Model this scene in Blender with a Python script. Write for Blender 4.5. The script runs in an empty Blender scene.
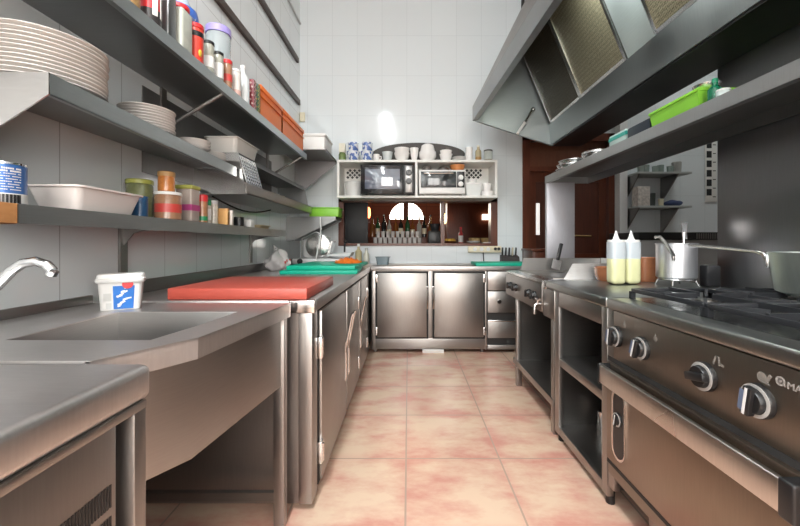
import bpy, bmesh, math, random
from mathutils import Vector, Matrix
random.seed(7)
S = bpy.context.scene
COL = S.collection
PI = math.pi

# ------------------------------------------------------------------ materials
def _base(name):
    m = bpy.data.materials.new(name)
    m.use_nodes = True
    nt = m.node_tree
    return m, nt, nt.nodes['Principled BSDF']

def mat(name, color, rough=.45, metal=0.0, var=.06, scale=14.0, spec=.5, trans=0.0, alpha=1.0, emit=None, estr=0.0, coat=0.0):
    m, nt, b = _base(name)
    c = (*color, 1)
    tc = nt.nodes.new('ShaderNodeTexCoord')
    nz = nt.nodes.new('ShaderNodeTexNoise'); nz.inputs['Scale'].default_value = scale; nz.inputs['Detail'].default_value = 4
    nt.links.new(tc.outputs['Object'], nz.inputs['Vector'])
    mx = nt.nodes.new('ShaderNodeMix'); mx.data_type = 'RGBA'
    mx.inputs['A'].default_value = tuple(max(0, v*(1-var)) for v in color) + (1,)
    mx.inputs['B'].default_value = tuple(min(1, v*(1+var)) for v in color) + (1,)
    nt.links.new(nz.outputs['Fac'], mx.inputs['Factor'])
    nt.links.new(mx.outputs['Result'], b.inputs['Base Color'])
    b.inputs['Roughness'].default_value = rough
    b.inputs['Metallic'].default_value = metal
    b.inputs['Specular IOR Level'].default_value = spec
    b.inputs['Transmission Weight'].default_value = trans
    b.inputs['Alpha'].default_value = alpha
    b.inputs['Coat Weight'].default_value = coat
    if emit:
        b.inputs['Emission Color'].default_value = (*emit, 1)
        b.inputs['Emission Strength'].default_value = estr
    return m

def steel(name, color=(.56, .55, .53), rough=.3, stretch=(2, 2, 60), smudge=.05, aniso=0.0, bump=.0):
    """brushed stainless steel: fine grain along one axis, smudges in the gloss"""
    m, nt, b = _base(name)
    tc = nt.nodes.new('ShaderNodeTexCoord')
    mp = nt.nodes.new('ShaderNodeMapping'); mp.inputs['Scale'].default_value = stretch
    nt.links.new(tc.outputs['Object'], mp.inputs['Vector'])
    n1 = nt.nodes.new('ShaderNodeTexNoise'); n1.inputs['Scale'].default_value = 6; n1.inputs['Detail'].default_value = 6
    nt.links.new(mp.outputs['Vector'], n1.inputs['Vector'])
    n2 = nt.nodes.new('ShaderNodeTexNoise'); n2.inputs['Scale'].default_value = 2.6; n2.inputs['Detail'].default_value = 2
    nt.links.new(tc.outputs['Object'], n2.inputs['Vector'])
    mr = nt.nodes.new('ShaderNodeMapRange'); mr.inputs['From Min'].default_value = .3; mr.inputs['From Max'].default_value = .7
    mr.inputs['To Min'].default_value = max(.04, rough-smudge); mr.inputs['To Max'].default_value = rough+smudge
    nt.links.new(n2.outputs['Fac'], mr.inputs['Value'])
    nt.links.new(mr.outputs['Result'], b.inputs['Roughness'])
    mx = nt.nodes.new('ShaderNodeMix'); mx.data_type = 'RGBA'
    mx.inputs['A'].default_value = tuple(v*.90 for v in color)+(1,)
    mx.inputs['B'].default_value = tuple(min(1, v*1.08) for v in color)+(1,)
    nt.links.new(n1.outputs['Fac'], mx.inputs['Factor'])
    nt.links.new(mx.outputs['Result'], b.inputs['Base Color'])
    b.inputs['Metallic'].default_value = 1
    b.inputs['Anisotropic'].default_value = aniso
    return m

def tiles(name, axes, w, h, c1, c2, mortar, msize, off=(0, 0), rough=.18, mottle=None, bump=.15):
    """square-set ceramic tiles laid out in the plane of the two axes"""
    m, nt, b = _base(name)
    tc = nt.nodes.new('ShaderNodeTexCoord')
    sp = nt.nodes.new('ShaderNodeSeparateXYZ'); nt.links.new(tc.outputs['Object'], sp.inputs['Vector'])
    cb = nt.nodes.new('ShaderNodeCombineXYZ')
    for k, a in enumerate(axes):
        ad = nt.nodes.new('ShaderNodeMath'); ad.operation = 'SUBTRACT'; ad.inputs[1].default_value = off[k]
        nt.links.new(sp.outputs['XYZ'.index(a)], ad.inputs[0])
        nt.links.new(ad.outputs[0], cb.inputs[k])
    br = nt.nodes.new('ShaderNodeTexBrick'); br.offset = 0; br.squash = 1
    br.inputs['Scale'].default_value = 1
    br.inputs['Brick Width'].default_value = w; br.inputs['Row Height'].default_value = h
    br.inputs['Mortar Size'].default_value = msize; br.inputs['Mortar Smooth'].default_value = .2
    br.inputs['Color1'].default_value = (*c1, 1); br.inputs['Color2'].default_value = (*c2, 1)
    br.inputs['Mortar'].default_value = (*mortar, 1)
    nt.links.new(cb.outputs['Vector'], br.inputs['Vector'])
    col = br.outputs['Color']
    if mottle:
        cm, sc, lo, hi = mottle
        nz = nt.nodes.new('ShaderNodeTexNoise'); nz.inputs['Scale'].default_value = sc; nz.inputs['Detail'].default_value = 5; nz.inputs['Roughness'].default_value = .62
        mp = nt.nodes.new('ShaderNodeMapping'); mp.inputs['Scale'].default_value = (1, 1.9, 1); mp.inputs['Location'].default_value = (3.1, 1.7, 0)
        nt.links.new(tc.outputs['Object'], mp.inputs['Vector']); nt.links.new(mp.outputs['Vector'], nz.inputs['Vector'])
        rp = nt.nodes.new('ShaderNodeMapRange'); rp.inputs['From Min'].default_value = lo; rp.inputs['From Max'].default_value = hi
        nt.links.new(nz.outputs['Fac'], rp.inputs['Value'])
        # the blush also gathers along the tile edges
        br2 = nt.nodes.new('ShaderNodeTexBrick'); br2.offset = 0; br2.inputs['Scale'].default_value = 1
        br2.inputs['Brick Width'].default_value = w; br2.inputs['Row Height'].default_value = h
        br2.inputs['Mortar Size'].default_value = .075; br2.inputs['Mortar Smooth'].default_value = 1
        nt.links.new(cb.outputs['Vector'], br2.inputs['Vector'])
        mm = nt.nodes.new('ShaderNodeMath'); mm.operation = 'MULTIPLY_ADD'; mm.inputs[1].default_value = .30
        nt.links.new(br2.outputs['Fac'], mm.inputs[0]); nt.links.new(rp.outputs['Result'], mm.inputs[2]); mm.use_clamp = True
        mx = nt.nodes.new('ShaderNodeMix'); mx.data_type = 'RGBA'
        nt.links.new(mm.outputs[0], mx.inputs['Factor']); nt.links.new(col, mx.inputs['A']); mx.inputs['B'].default_value = (*cm, 1)
        m2 = nt.nodes.new('ShaderNodeMix'); m2.data_type = 'RGBA'
        nt.links.new(br.outputs['Fac'], m2.inputs['Factor']); nt.links.new(mx.outputs['Result'], m2.inputs['A']); m2.inputs['B'].default_value = (*mortar, 1)
        col = m2.outputs['Result']
    nt.links.new(col, b.inputs['Base Color'])
    b.inputs['Roughness'].default_value = rough
    bp = nt.nodes.new('ShaderNodeBump'); bp.invert = True; bp.inputs['Strength'].default_value = bump; bp.inputs['Distance'].default_value = .004
    nt.links.new(br.outputs['Fac'], bp.inputs['Height']); nt.links.new(bp.outputs['Normal'], b.inputs['Normal'])
    return m

def two_tone(name, c1, c2, scale, thr=.5, rough=.2):
    """painted decoration: blotches of the second colour on the first"""
    m, nt, b = _base(name)
    tc = nt.nodes.new('ShaderNodeTexCoord')
    nz = nt.nodes.new('ShaderNodeTexNoise'); nz.inputs['Scale'].default_value = scale; nz.inputs['Detail'].default_value = 1
    nt.links.new(tc.outputs['Object'], nz.inputs['Vector'])
    mr = nt.nodes.new('ShaderNodeMapRange'); mr.inputs['From Min'].default_value = thr-.03; mr.inputs['From Max'].default_value = thr+.03
    nt.links.new(nz.outputs['Fac'], mr.inputs['Value'])
    mx = nt.nodes.new('ShaderNodeMix'); mx.data_type = 'RGBA'
    mx.inputs['A'].default_value = (*c1, 1); mx.inputs['B'].default_value = (*c2, 1)
    nt.links.new(mr.outputs['Result'], mx.inputs['Factor']); nt.links.new(mx.outputs['Result'], b.inputs['Base Color'])
    b.inputs['Roughness'].default_value = rough
    return m

def wood(name, c1, c2, rough=.35, scale=(14, 14, 1.4)):
    m, nt, b = _base(name)
    tc = nt.nodes.new('ShaderNodeTexCoord')
    mp = nt.nodes.new('ShaderNodeMapping'); mp.inputs['Scale'].default_value = scale
    nt.links.new(tc.outputs['Object'], mp.inputs['Vector'])
    nz = nt.nodes.new('ShaderNodeTexNoise'); nz.inputs['Scale'].default_value = 3; nz.inputs['Detail'].default_value = 7
    nt.links.new(mp.outputs['Vector'], nz.inputs['Vector'])
    mx = nt.nodes.new('ShaderNodeMix'); mx.data_type = 'RGBA'
    mx.inputs['A'].default_value = (*c1, 1); mx.inputs['B'].default_value = (*c2, 1)
    nt.links.new(nz.outputs['Fac'], mx.inputs['Factor']); nt.links.new(mx.outputs['Result'], b.inputs['Base Color'])
    b.inputs['Roughness'].default_value = rough
    return m

def mesh_weave(name, c1, c2, scale, rough=.4, metal=0.0):
    """fine woven / honeycomb filter surface"""
    m, nt, b = _base(name)
    tc = nt.nodes.new('ShaderNodeTexCoord')
    vo = nt.nodes.new('ShaderNodeTexVoronoi'); vo.inputs['Scale'].default_value = scale; vo.inputs['Randomness'].default_value = .35
    nt.links.new(tc.outputs['Object'], vo.inputs['Vector'])
    nz = nt.nodes.new('ShaderNodeTexNoise'); nz.inputs['Scale'].default_value = 5
    nt.links.new(tc.outputs['Object'], nz.inputs['Vector'])
    mx = nt.nodes.new('ShaderNodeMix'); mx.data_type = 'RGBA'
    mx.inputs['A'].default_value = (*c1, 1); mx.inputs['B'].default_value = (*c2, 1)
    mr = nt.nodes.new('ShaderNodeMapRange'); mr.inputs['From Max'].default_value = .75
    nt.links.new(vo.outputs['Distance'], mr.inputs['Value']); nt.links.new(mr.outputs['Result'], mx.inputs['Factor'])
    nt.links.new(mx.outputs['Result'], b.inputs['Base Color'])
    bp = nt.nodes.new('ShaderNodeBump'); bp.inputs['Strength'].default_value = .6; bp.inputs['Distance'].default_value = .006
    nt.links.new(vo.outputs['Distance'], bp.inputs['Height']); nt.links.new(bp.outputs['Normal'], b.inputs['Normal'])
    b.inputs['Roughness'].default_value = rough; b.inputs['Metallic'].default_value = metal
    return m

# ------------------------------------------------------------------ mesh builder
class MB:
    """collects shapes in world metres; build() links them as ONE mesh object"""
    def __init__(s): s.bm = bmesh.new()
    def box(s, x0, x1, y0, y1, z0, z1, bev=0.0, seg=2):
        r = bmesh.ops.create_cube(s.bm, size=1)
        vs = r['verts']
        for v in vs:
            v.co = Vector((x0+(v.co.x+.5)*(x1-x0), y0+(v.co.y+.5)*(y1-y0), z0+(v.co.z+.5)*(z1-z0)))
        if bev:
            es = list({e for v in vs for e in v.link_edges})
            bmesh.ops.bevel(s.bm, geom=es, offset=bev, segments=seg, affect='EDGES', profile=.5)
        return s
    def rbox(s, c, size, rot=(0, 0, 0), bev=0.0, seg=2):
        r = bmesh.ops.create_cube(s.bm, size=1)
        vs = r['verts']
        for v in vs: v.co = Vector((v.co.x*size[0], v.co.y*size[1], v.co.z*size[2]))
        if bev:
            es = list({e for v in vs for e in v.link_edges})
            o = bmesh.ops.bevel(s.bm, geom=es, offset=bev, segments=seg, affect='EDGES', profile=.5)
            vs = list({v for f in o['faces'] for v in f.verts} | {v for v in vs if v.is_valid})
        from mathutils import Euler
        M = Matrix.Translation(Vector(c)) @ Euler(rot).to_matrix().to_4x4()
        bmesh.ops.transform(s.bm, matrix=M, verts=vs)
        return s
    def hexa(s, pts):
        """eight corners: four bottom (ccw), four top"""
        v = [s.bm.verts.new(p) for p in pts]
        for f in ((3,2,1,0), (4,5,6,7), (0,1,5,4), (1,2,6,5), (2,3,7,6), (3,0,4,7)):
            s.bm.faces.new([v[i] for i in f])
        return s
    def quad(s, *pts):
        s.bm.faces.new([s.bm.verts.new(p) for p in pts]); return s
    def lathe(s, c, prof, n=28, axis='z', rot=None):
        """profile of (radius, height) turned about an axis through c"""
        rings = []
        for r, h in prof:
            ring = []
            if r < 1e-6:
                ring = [s.bm.verts.new((0, 0, h))]
            else:
                for k in range(n):
                    a = 2*PI*k/n
                    ring.append(s.bm.verts.new((r*math.cos(a), r*math.sin(a), h)))
            rings.append(ring)
        for a, b in zip(rings, rings[1:]):
            if len(a) == 1 and len(b) == 1: continue
            for k in range(n):
                k2 = (k+1) % n
                if len(a) == 1: s.bm.faces.new((a[0], b[k2], b[k])) if False else s.bm.faces.new((a[0], b[k], b[k2]))
                elif len(b) == 1: s.bm.faces.new((a[k], a[k2], b[0]))
                else: s.bm.faces.new((a[k], a[k2], b[k2], b[k]))
        vs = [v for r in rings for v in r]
        M = Matrix.Translation(Vector(c))
        if rot is not None: M = M @ rot
        elif axis == 'x': M = M @ Matrix.Rotation(-PI/2, 4, 'Y')     # +h goes to -x
        elif axis == 'y': M = M @ Matrix.Rotation(PI/2, 4, 'X')      # +h goes to -y
        bmesh.ops.transform(s.bm, matrix=M, verts=vs)
        return s
    def cyl(s, c, r, h, n=24, axis='z', bev=0.0, rot=None):
        b = min(bev, r*.5, h*.45)
        if b: prof = [(0, 0), (r-b, 0), (r, b), (r, h-b), (r-b, h), (0, h)]
        else: prof = [(0, 0), (r, 0), (r, h), (0, h)]
        return s.lathe(c, prof, n, axis, rot)
    def tube(s, pts, r, n=10, cap=True):
        pts = [Vector(p) for p in pts]
        rings = []; up0 = None
        for i, p in enumerate(pts):
            d = (pts[min(i+1, len(pts)-1)] - pts[max(i-1, 0)]).normalized()
            if up0 is None:
                up0 = Vector((0, 0, 1)) if abs(d.z) < .9 else Vector((1, 0, 0))
            u = (up0 - d*up0.dot(d))
            if u.length < 1e-4: u = Vector((0, 1, 0)) - d*d.y
            u.normalize(); up0 = u
            w = d.cross(u)
            rr = r[i] if isinstance(r, (list, tuple)) else r
            rings.append([s.bm.verts.new(p + u*rr*math.cos(2*PI*k/n) + w*rr*math.sin(2*PI*k/n)) for k in range(n)])
        for a, b in zip(rings, rings[1:]):
            for k in range(n):
                s.bm.faces.new((a[k], a[(k+1) % n], b[(k+1) % n], b[k]))
        if cap:
            s.bm.faces.new(rings[0][::-1]); s.bm.faces.new(rings[-1])
        return s
    def prism(s, poly, lo, hi, axis='z'):
        """polygon extruded along an axis; poly points are the two other coordinates in xyz order"""
        def P(a, b, t):
            return {'z': (a, b, t), 'y': (a, t, b), 'x': (t, a, b)}[axis]
        A = [s.bm.verts.new(P(a, b, lo)) for a, b in poly]
        B = [s.bm.verts.new(P(a, b, hi)) for a, b in poly]
        n = len(poly)
        s.bm.faces.new(A[::-1]); s.bm.faces.new(B)
        for k in range(n):
            s.bm.faces.new((A[k], A[(k+1) % n], B[(k+1) % n], B[k]))
        return s
    def ringprism(s, outer, inner, z0, z1):
        """plate with a hole (both loops have the same number of points)"""
        n = len(outer)
        L = [[s.bm.verts.new((x, y, z)) for x, y in lp] for lp in (outer, inner) for z in (z0, z1)]
        o0, o1, i0, i1 = L
        for k in range(n):
            j = (k+1) % n
            s.bm.faces.new((o1[k], o1[j], i1[j], i1[k])); s.bm.faces.new((o0[j], o0[k], i0[k], i0[j]))
            s.bm.faces.new((o0[k], o0[j], o1[j], o1[k])); s.bm.faces.new((i0[j], i0[k], i1[k], i1[j]))
        return s
    def sphere(s, c, r, sx=1, sy=1, sz=1, u=16, v=10):
        o = bmesh.ops.create_uvsphere(s.bm, u_segments=u, v_segments=v, radius=r)
        for q in o['verts']: q.co = Vector((c[0]+q.co.x*sx, c[1]+q.co.y*sy, c[2]+q.co.z*sz))
        return s
    def xform(s, M):
        bmesh.ops.transform(s.bm, matrix=M, verts=s.bm.verts[:]); return s
    def jitter(s, amt, seed=1):
        rnd = random.Random(seed)
        for v in s.bm.verts: v.co += Vector((rnd.uniform(-amt, amt), rnd.uniform(-amt, amt), rnd.uniform(-amt, amt)))
        return s
    def build(s, name, m, parent=None, smooth=True, world=False):
        bmesh.ops.recalc_face_normals(s.bm, faces=s.bm.faces[:])
        origin = Vector((0, 0, 0)); p = parent
        while p is not None: origin += p.location; p = p.parent
        if parent is None and not world:
            xs = [v.co for v in s.bm.verts]
            lo = Vector((min(v.x for v in xs), min(v.y for v in xs), min(v.z for v in xs)))
            hi = Vector((max(v.x for v in xs), max(v.y for v in xs), max(v.z for v in xs)))
            origin = Vector(((lo.x+hi.x)/2, (lo.y+hi.y)/2, lo.z))
        for v in s.bm.verts: v.co -= origin
        if smooth:
            for f in s.bm.faces: f.smooth = True
            for e in s.bm.edges:
                if len(e.link_faces) == 2 and e.calc_face_angle(0) > math.radians(38): e.smooth = False
        me = bpy.data.meshes.new(name); s.bm.to_mesh(me); s.bm.free()
        ms = m if isinstance(m, (list, tuple)) else [m]
        for q in ms: me.materials.append(q)
        o = bpy.data.objects.new(name, me); COL.objects.link(o)
        if parent is None: o.location = origin
        else: o.parent = parent
        return o

def tag(o, label, cat, group=None):
    o['label'] = label; o['category'] = cat
    if group: o['group'] = group
    return o
def thing(name, loc, label, cat, group=None):
    o = bpy.data.objects.new(name, None); COL.objects.link(o); o.location = loc; o.empty_display_size = .05
    return tag(o, label, cat, group)
def struct(o):
    o['kind'] = 'structure'; return o
def plab(o, t): o['label'] = t; return o
def dup(root, loc, label=None, rz=None, group=None):
    r = root.copy(); COL.objects.link(r); r.location = loc
    if rz is not None: r.rotation_euler = (0, 0, rz)
    if label: r['label'] = label
    if group: r['group'] = group
    for ch in list(root.children):
        c = ch.copy(); COL.objects.link(c); c.parent = r
        for g in ch.children:
            d = g.copy(); COL.objects.link(d); d.parent = c
    return r
ORD = ['first', 'second', 'third', 'fourth', 'fifth', 'sixth', 'seventh', 'eighth', 'ninth', 'tenth', 'eleventh', 'twelfth',
       'thirteenth', 'fourteenth', 'fifteenth', 'sixteenth', 'seventeenth', 'eighteenth', 'nineteenth', 'twentieth']
def text_mesh(txt, size, depth=.0008):
    cu = bpy.data.curves.new('lettering', 'FONT'); cu.body = txt; cu.size = size; cu.extrude = depth
    o = bpy.data.objects.new('lettering', cu); COL.objects.link(o)
    dg = bpy.context.evaluated_depsgraph_get()
    me = bpy.data.meshes.new_from_object(o.evaluated_get(dg))
    bm = bmesh.new(); bm.from_mesh(me)
    bpy.data.objects.remove(o); bpy.data.curves.remove(cu)
    mb = MB(); mb.bm.free(); mb.bm = bm
    return mb
# ------------------------------------------------------------------ materials of the place
ST = steel('brushed_steel', (.40, .39, .38), .36)
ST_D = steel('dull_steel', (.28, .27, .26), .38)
ST_V = steel('brushed_steel_upright', (.37, .35, .335), .38, (40, 40, 2))
ST_H = steel('hood_steel', (.50, .53, .53), .34, (2, 2, 40))
ST_S = steel('shelf_steel', (.29, .295, .295), .38, (2, 60, 60))
ST_K = steel('cooktop_steel', (.36, .37, .36), .34, (3, 30, 3), .05)
ST_W = steel('scratched_worktop_steel', (.62, .595, .585), .42, (3, 30, 3), .06)
ST_B = steel('bright_steel', (.72, .71, .70), .22, (3, 3, 20), .04)
CHROME = mat('chrome', (.78, .78, .78), .1, 1, .02)
ALU = steel('aluminium', (.72, .73, .76), .42, (30, 30, 2), .05)
BLACK = mat('black_plastic', (.012, .012, .013), .35)
IRON = mat('black_enamelled_iron', (.018, .019, .022), .38, 0, .2, 30)
RUBBER = mat('black_rubber', (.015, .015, .015), .7)
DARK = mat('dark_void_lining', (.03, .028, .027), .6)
WHITE = mat('white_plastic', (.80, .79, .77), .4)
CHINA = mat('white_china', (.84, .82, .80), .18, var=.03)
MELA = mat('white_painted_board', (.82, .81, .77), .4, var=.03)
GLASSM = mat('clear_glass', (.93, .95, .95), .04, trans=.92, var=.01)
GLASSD = mat('dark_glass', (.03, .035, .04), .06, var=.02, spec=.8)
REDP = mat('red_plastic', (.62, .03, .035), .35)
BLUEP = mat('blue_plastic', (.03, .10, .42), .35)
GREENP = mat('lime_green_plastic', (.26, .62, .05), .4)
ORANGEP = mat('orange_plastic', (.95, .21, .02), .42)
LILAC = mat('lilac_plastic', (.36, .30, .68), .4)
BROWNW = wood('dark_brown_varnished_wood', (.060, .016, .008), (.16, .042, .018), .3)
BROWNR = wood('dark_stained_rail_wood', (.035, .022, .017), (.07, .045, .035), .5, (14, 1.4, 14))
PALEW = wood('raw_pale_wood', (.30, .12, .035), (.46, .22, .08), .7, (10, 10, 20))
CARD = mat('brown_cardboard', (.50, .30, .14), .8)
CREAM = mat('cream_plastic', (.78, .70, .52), .5)

H = .0
CEIL = 4.25
LW = -1.32          # left wall
BW = 4.50           # back wall
RW = 1.72           # steel-clad cooking wall
FARX = 4.3
NEARY = -2.6

floor_m = tiles('terracotta_floor_tiles', 'XY', .498, .498, (.80, .575, .42), (.84, .625, .46), (.52, .36, .28), .0045, (-.013, 1.975), .26,
                ((.68, .32, .25), 3.0, .42, .68), .2)
wallb_m = tiles('white_wall_tiles', 'XZ', .302, .487, (.74, .78, .80), (.76, .80, .82), (.62, .66, .68), .002, (-.02, .262), .085)
walll_m = tiles('white_wall_tiles_side', 'YZ', .302, .487, (.80, .84, .85), (.83, .86, .87), (.50, .51, .52), .0022, (1.40, .262), .14)
plaster = mat('white_plaster', (.80, .80, .79), .8, var=.02)

f = MB().box(LW-.1, FARX+.1, NEARY-.1, 9.2, -.08, 0)
struct(f.build('floor', floor_m, world=True))
struct(MB().box(LW-.1, FARX+.1, NEARY-.1, BW+.12, CEIL, CEIL+.1).build('ceiling', plaster, world=True))
struct(MB().box(LW-.1, LW, NEARY, BW+.12, 0, CEIL).build('wall_left', walll_m, world=True))
struct(MB().box(LW-.1, FARX+.1, NEARY-.1, NEARY, 0, CEIL).build('wall_near', plaster, world=True))
struct(MB().box(FARX, FARX+.1, NEARY, BW+.12, 0, CEIL).build('wall_right', plaster, world=True))
# back wall with the serving hatch and the doorway
HX0, HX1, HZ0, HZ1 = -.83, 1.06, 1.125, 1.70
DX0, DX1, DZ1 = 1.385, 2.50, 2.48
w = MB()
w.box(LW, HX0, BW, BW+.12, 0, CEIL).box(HX0, HX1, BW, BW+.12, 0, HZ0).box(HX0, HX1, BW, BW+.12, HZ1, CEIL)
w.box(HX1, DX0, BW, BW+.12, 0, CEIL).box(DX0, DX1, BW, BW+.12, DZ1, CEIL).box(DX1, FARX, BW, BW+.12, 0, CEIL)
struct(w.build('wall_back', wallb_m, world=True))
# cooking wall: a short masonry wall, clad in steel on the kitchen side
struct(MB().box(RW, RW+.14, NEARY, 2.05, 0, CEIL).build('wall_cooking', plaster, world=True))
cladm = steel('wall_cladding_steel', (.24, .24, .25), .36, (2, 60, 2), .06)
struct(MB().box(RW-.012, RW, -1.0, 2.045, .0, 3.2).build('trim_1', cladm, world=True))
# steel lining on the left wall below the top shelf, beyond the plates
struct(MB().box(LW, LW+.006, 1.83, 3.55, 1.50, 1.93).build('trim_2', steel('wall_lining_steel', (.26, .26, .26), .55, (2, 40, 2)), world=True))
# hatch frame
t = MB()
t.box(HX0-.02, HX0+.045, BW-.012, BW+.13, HZ0, HZ1).box(HX1-.06, HX1+.02, BW-.012, BW+.13, HZ0, HZ1)
t.box(HX0-.02, HX1+.02, BW-.012, BW+.13, HZ1-.055, HZ1+.01).box(HX0-.02, HX1+.02, BW-.02, BW+.16, HZ0-.01, HZ0+.022)
t.box(.395, .44, BW+.02, BW+.10, HZ0, HZ1)
struct(t.build('trim_3', BROWNW, world=True))
dkp = mat('dark_shutter_paint', (.008, .008, .009), .6)
o = MB().box(HX0+.045, -.50, BW+.05, BW+.08, HZ0+.02, HZ1-.05, .004).build('window_1', dkp, world=True); struct(o)
# doorway to the next room: dark varnished double door
d = MB().box(DX0, DX0+.09, BW-.015, BW+.13, 0, DZ1).box(DX1-.07, DX1, BW-.015, BW+.13, 0, DZ1).box(DX0, DX1, BW-.015, BW+.13, DZ1-.09, DZ1)
d.box(DX0+.09, DX1-.07, BW+.0, BW+.12, 2.02, 2.08)
dr = struct(d.build('door_1', BROWNW, world=True))
def leaf(x0, x1):
    m = MB().box(x0, x0+.09, BW+.05, BW+.09, .01, 2.02).box(x1-.09, x1, BW+.05, BW+.09, .01, 2.02)
    for z0, z1 in ((.01, .2), (.86, 1.02), (1.9, 2.02)): m.box(x0+.09, x1-.09, BW+.05, BW+.09, z0, z1)
    m.box(x0+.09, x1-.09, BW+.06, BW+.08, .2, .86)
    return m
mid = (DX0+DX1)/2-.02
for x0, x1 in ((DX0+.09, mid), (mid+.005, DX1-.07)):
    lf = leaf(x0, x1).build('door_leaf', BROWNW, dr)
    MB().box(x0+.09, x1-.09, BW+.065, BW+.075, 1.02, 1.9).build('door_panel', wood('red_brown_door_panel', (.045, .013, .008), (.11, .03, .015), .4), lf)
    if x0 < 1.7: MB().box(1.572, 1.615, BW+.055, BW+.066, 1.25, 1.64).build('glowing_glint', mat('painted_glint', (.8, .8, .78), .3, emit=(1, .95, .9), estr=.7), lf)  # bright glint on the left leaf painted as a thin glowing strip
    if x0 > 1.7:
        MB().tube([(x0+.06, BW+.02, 1.24), (x1-.2, BW+.02, 1.235)], .009).box(x0+.07, x0+.085, BW+.015, BW+.052, 1.232, 1.246).box(x1-.23, x1-.215, BW+.015, BW+.052, 1.229, 1.243).build('push_bar', mat('brass', (.62, .42, .18), .3, 1), lf)
# fanlight above the door
MB().box(DX0+.09, DX1-.07, BW+.06, BW+.07, 2.08, 2.39).build('fanlight', wood('reddish_panel', (.10, .035, .018), (.2, .07, .035), .35), dr)

# ------------------------------------------------------------------ the bar room seen through the hatch
BY = 8.6
brick = tiles('warm_bar_wall', 'XZ', .42, .2, (.24, .075, .042), (.19, .058, .034), (.12, .04, .025), .006, rough=.7)
bw = MB()
bw.box(-3.2, -.55, BY, BY+.1, 0, 3.2).box(.45, 3.8, BY, BY+.1, 0, 3.2).box(-.55, .45, BY, BY+.1, 0, 1.70).box(-.55, .45, BY, BY+.1, 2.12, 3.2)
# arch: fill the corners between the half round and its box
N = 14; cx, rz, r_ = -.05, 1.70, .40
for k in range(N):
    a0, a1 = PI*k/N, PI*(k+1)/N
    for sgn in (1,):
        x0, x1 = cx+r_*math.cos(a1), cx+r_*math.cos(a0)
        bw.hexa([(x0, BY, rz+r_*math.sin(a1)), (x1, BY, rz+r_*math.sin(a0)), (x1, BY+.1, rz+r_*math.sin(a0)), (x0, BY+.1, rz+r_*math.sin(a1)),
                 (x0, BY, 2.12), (x1, BY, 2.12), (x1, BY+.1, 2.12), (x0, BY+.1, 2.12)])
bw.box(-.55, cx-r_, BY, BY+.1, 1.70, 2.12).box(cx+r_, .45, BY, BY+.1, 1.70, 2.12)
struct(bw.build('wall_bar_far', brick, world=True))
struct(MB().box(-3.3, -3.2, BW+.12, BY+.1, 0, 3.2).build('wall_bar_left', brick, world=True))
struct(MB().box(3.8, 3.9, BW+.12, BY+.1, 0, 3.2).build('wall_bar_right', brick, world=True))
struct(MB().box(-3.3, 3.9, BW+.12, BY+.1, 3.2, 3.3).build('ceiling_bar', wood('bar_ceiling_wood', (.05, .02, .012), (.09, .035, .02), .6), world=True))
sky_w = mat('daylit_window', (1, .97, .88), .5, emit=(1, .93, .80), estr=7.0)
pane = MB()
for k in range(20):
    a0, a1 = PI*k/20, PI*(k+1)/20
    pane.quad((cx, BY+.07, rz), (cx+r_*math.cos(a0), BY+.07, rz+r_*math.sin(a0)), (cx+r_*math.cos(a1), BY+.07, rz+r_*math.sin(a1)))if False else None
pts = [(cx+r_*math.cos(PI*k/20), rz+r_*math.sin(PI*k/20)) for k in range(21)]
struct(MB().prism(pts, BY+.06, BY+.08, 'y').build('window_2', sky_w, world=True))
struct(MB().box(cx-.07, cx+.05, BY-.01, BY+.06, 1.70, 2.09).build('trim_4', BROWNW, world=True))
# ------------------------------------------------------------------ undercounter dishwasher, nearest on the left
t = thing('undercounter_dishwasher', (-.92, .31, 0), 'steel undercounter machine with rounded worktop and slotted vents, in the near left corner', 'dishwasher')
MB().box(-1.31, -.535, -.30, .775, .83, .90, .016, 4).build('worktop', ST_W, t)
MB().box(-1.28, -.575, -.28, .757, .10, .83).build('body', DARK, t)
MB().box(-.58, -.548, -.28, .694, .115, .818, .003).build('front_panel', ST_V, t)
MB().box(-.60, -.536, .724, .757, .10, .83, .003).build('corner_post', ST_V, t)
MB().box(-.61, -.535, -.28, .757, .815, .832, .002).build('top_rail', ST_V, t)
v = MB()
for r0 in (.664, .606, .548):
    for k in range(16):
        v.box(-.549, -.5465, .582+k*.0064, .5852+k*.0064, r0, r0+.042)
v.build('vent_grille', BLACK, t)
for x in (-1.22, -.63):
    for y in (-.22, .70): MB().cyl((x, y, 0), .02, .10, 14).build('leg', ST_D, t)

# ------------------------------------------------------------------ sink table with cranked front
t = thing('sink_table', (-.9, 1.15, 0), 'steel sink table with deep apron basin between dishwasher and long fridge counter', 'sink')
hole = [(-1.03, .945), (-.66, .945), (-.635, 1.10), (-.615, 1.335), (-1.045, 1.335)]
outer = [(-1.305, .778), (-.668, .778), (-.552, .97), (-.487, 1.53), (-1.305, 1.53)]
m = MB().ringprism(outer, hole, .896, .902)
n = len(outer)
sk = [1, 2, 3]                                   # folded front skirt
for a, b_ in ((1, 2), (2, 3)):
    (x0, y0), (x1, y1) = outer[a], outer[b_]
    m.hexa([(x0, y0, .846), (x1, y1, .846), (x1-.012, y1, .846), (x0-.012, y0, .846), (x0, y0, .9), (x1, y1, .9), (x1-.012, y1, .9), (x0-.012, y0, .9)])
m.box(-1.305, -.487, 1.518, 1.53, .846, .9)
m.build('worktop', ST_W, t)
inn = [(x*.965-.03, 1.14+(y-1.14)*.9) for x, y in hole]
bs = MB()
tp = [bs.bm.verts.new((x, y, .899)) for x, y in hole]; bt = [bs.bm.verts.new((x, y, .64)) for x, y in inn]
for k in range(5): bs.bm.faces.new((tp[k], tp[(k+1) % 5], bt[(k+1) % 5], bt[k]))
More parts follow.
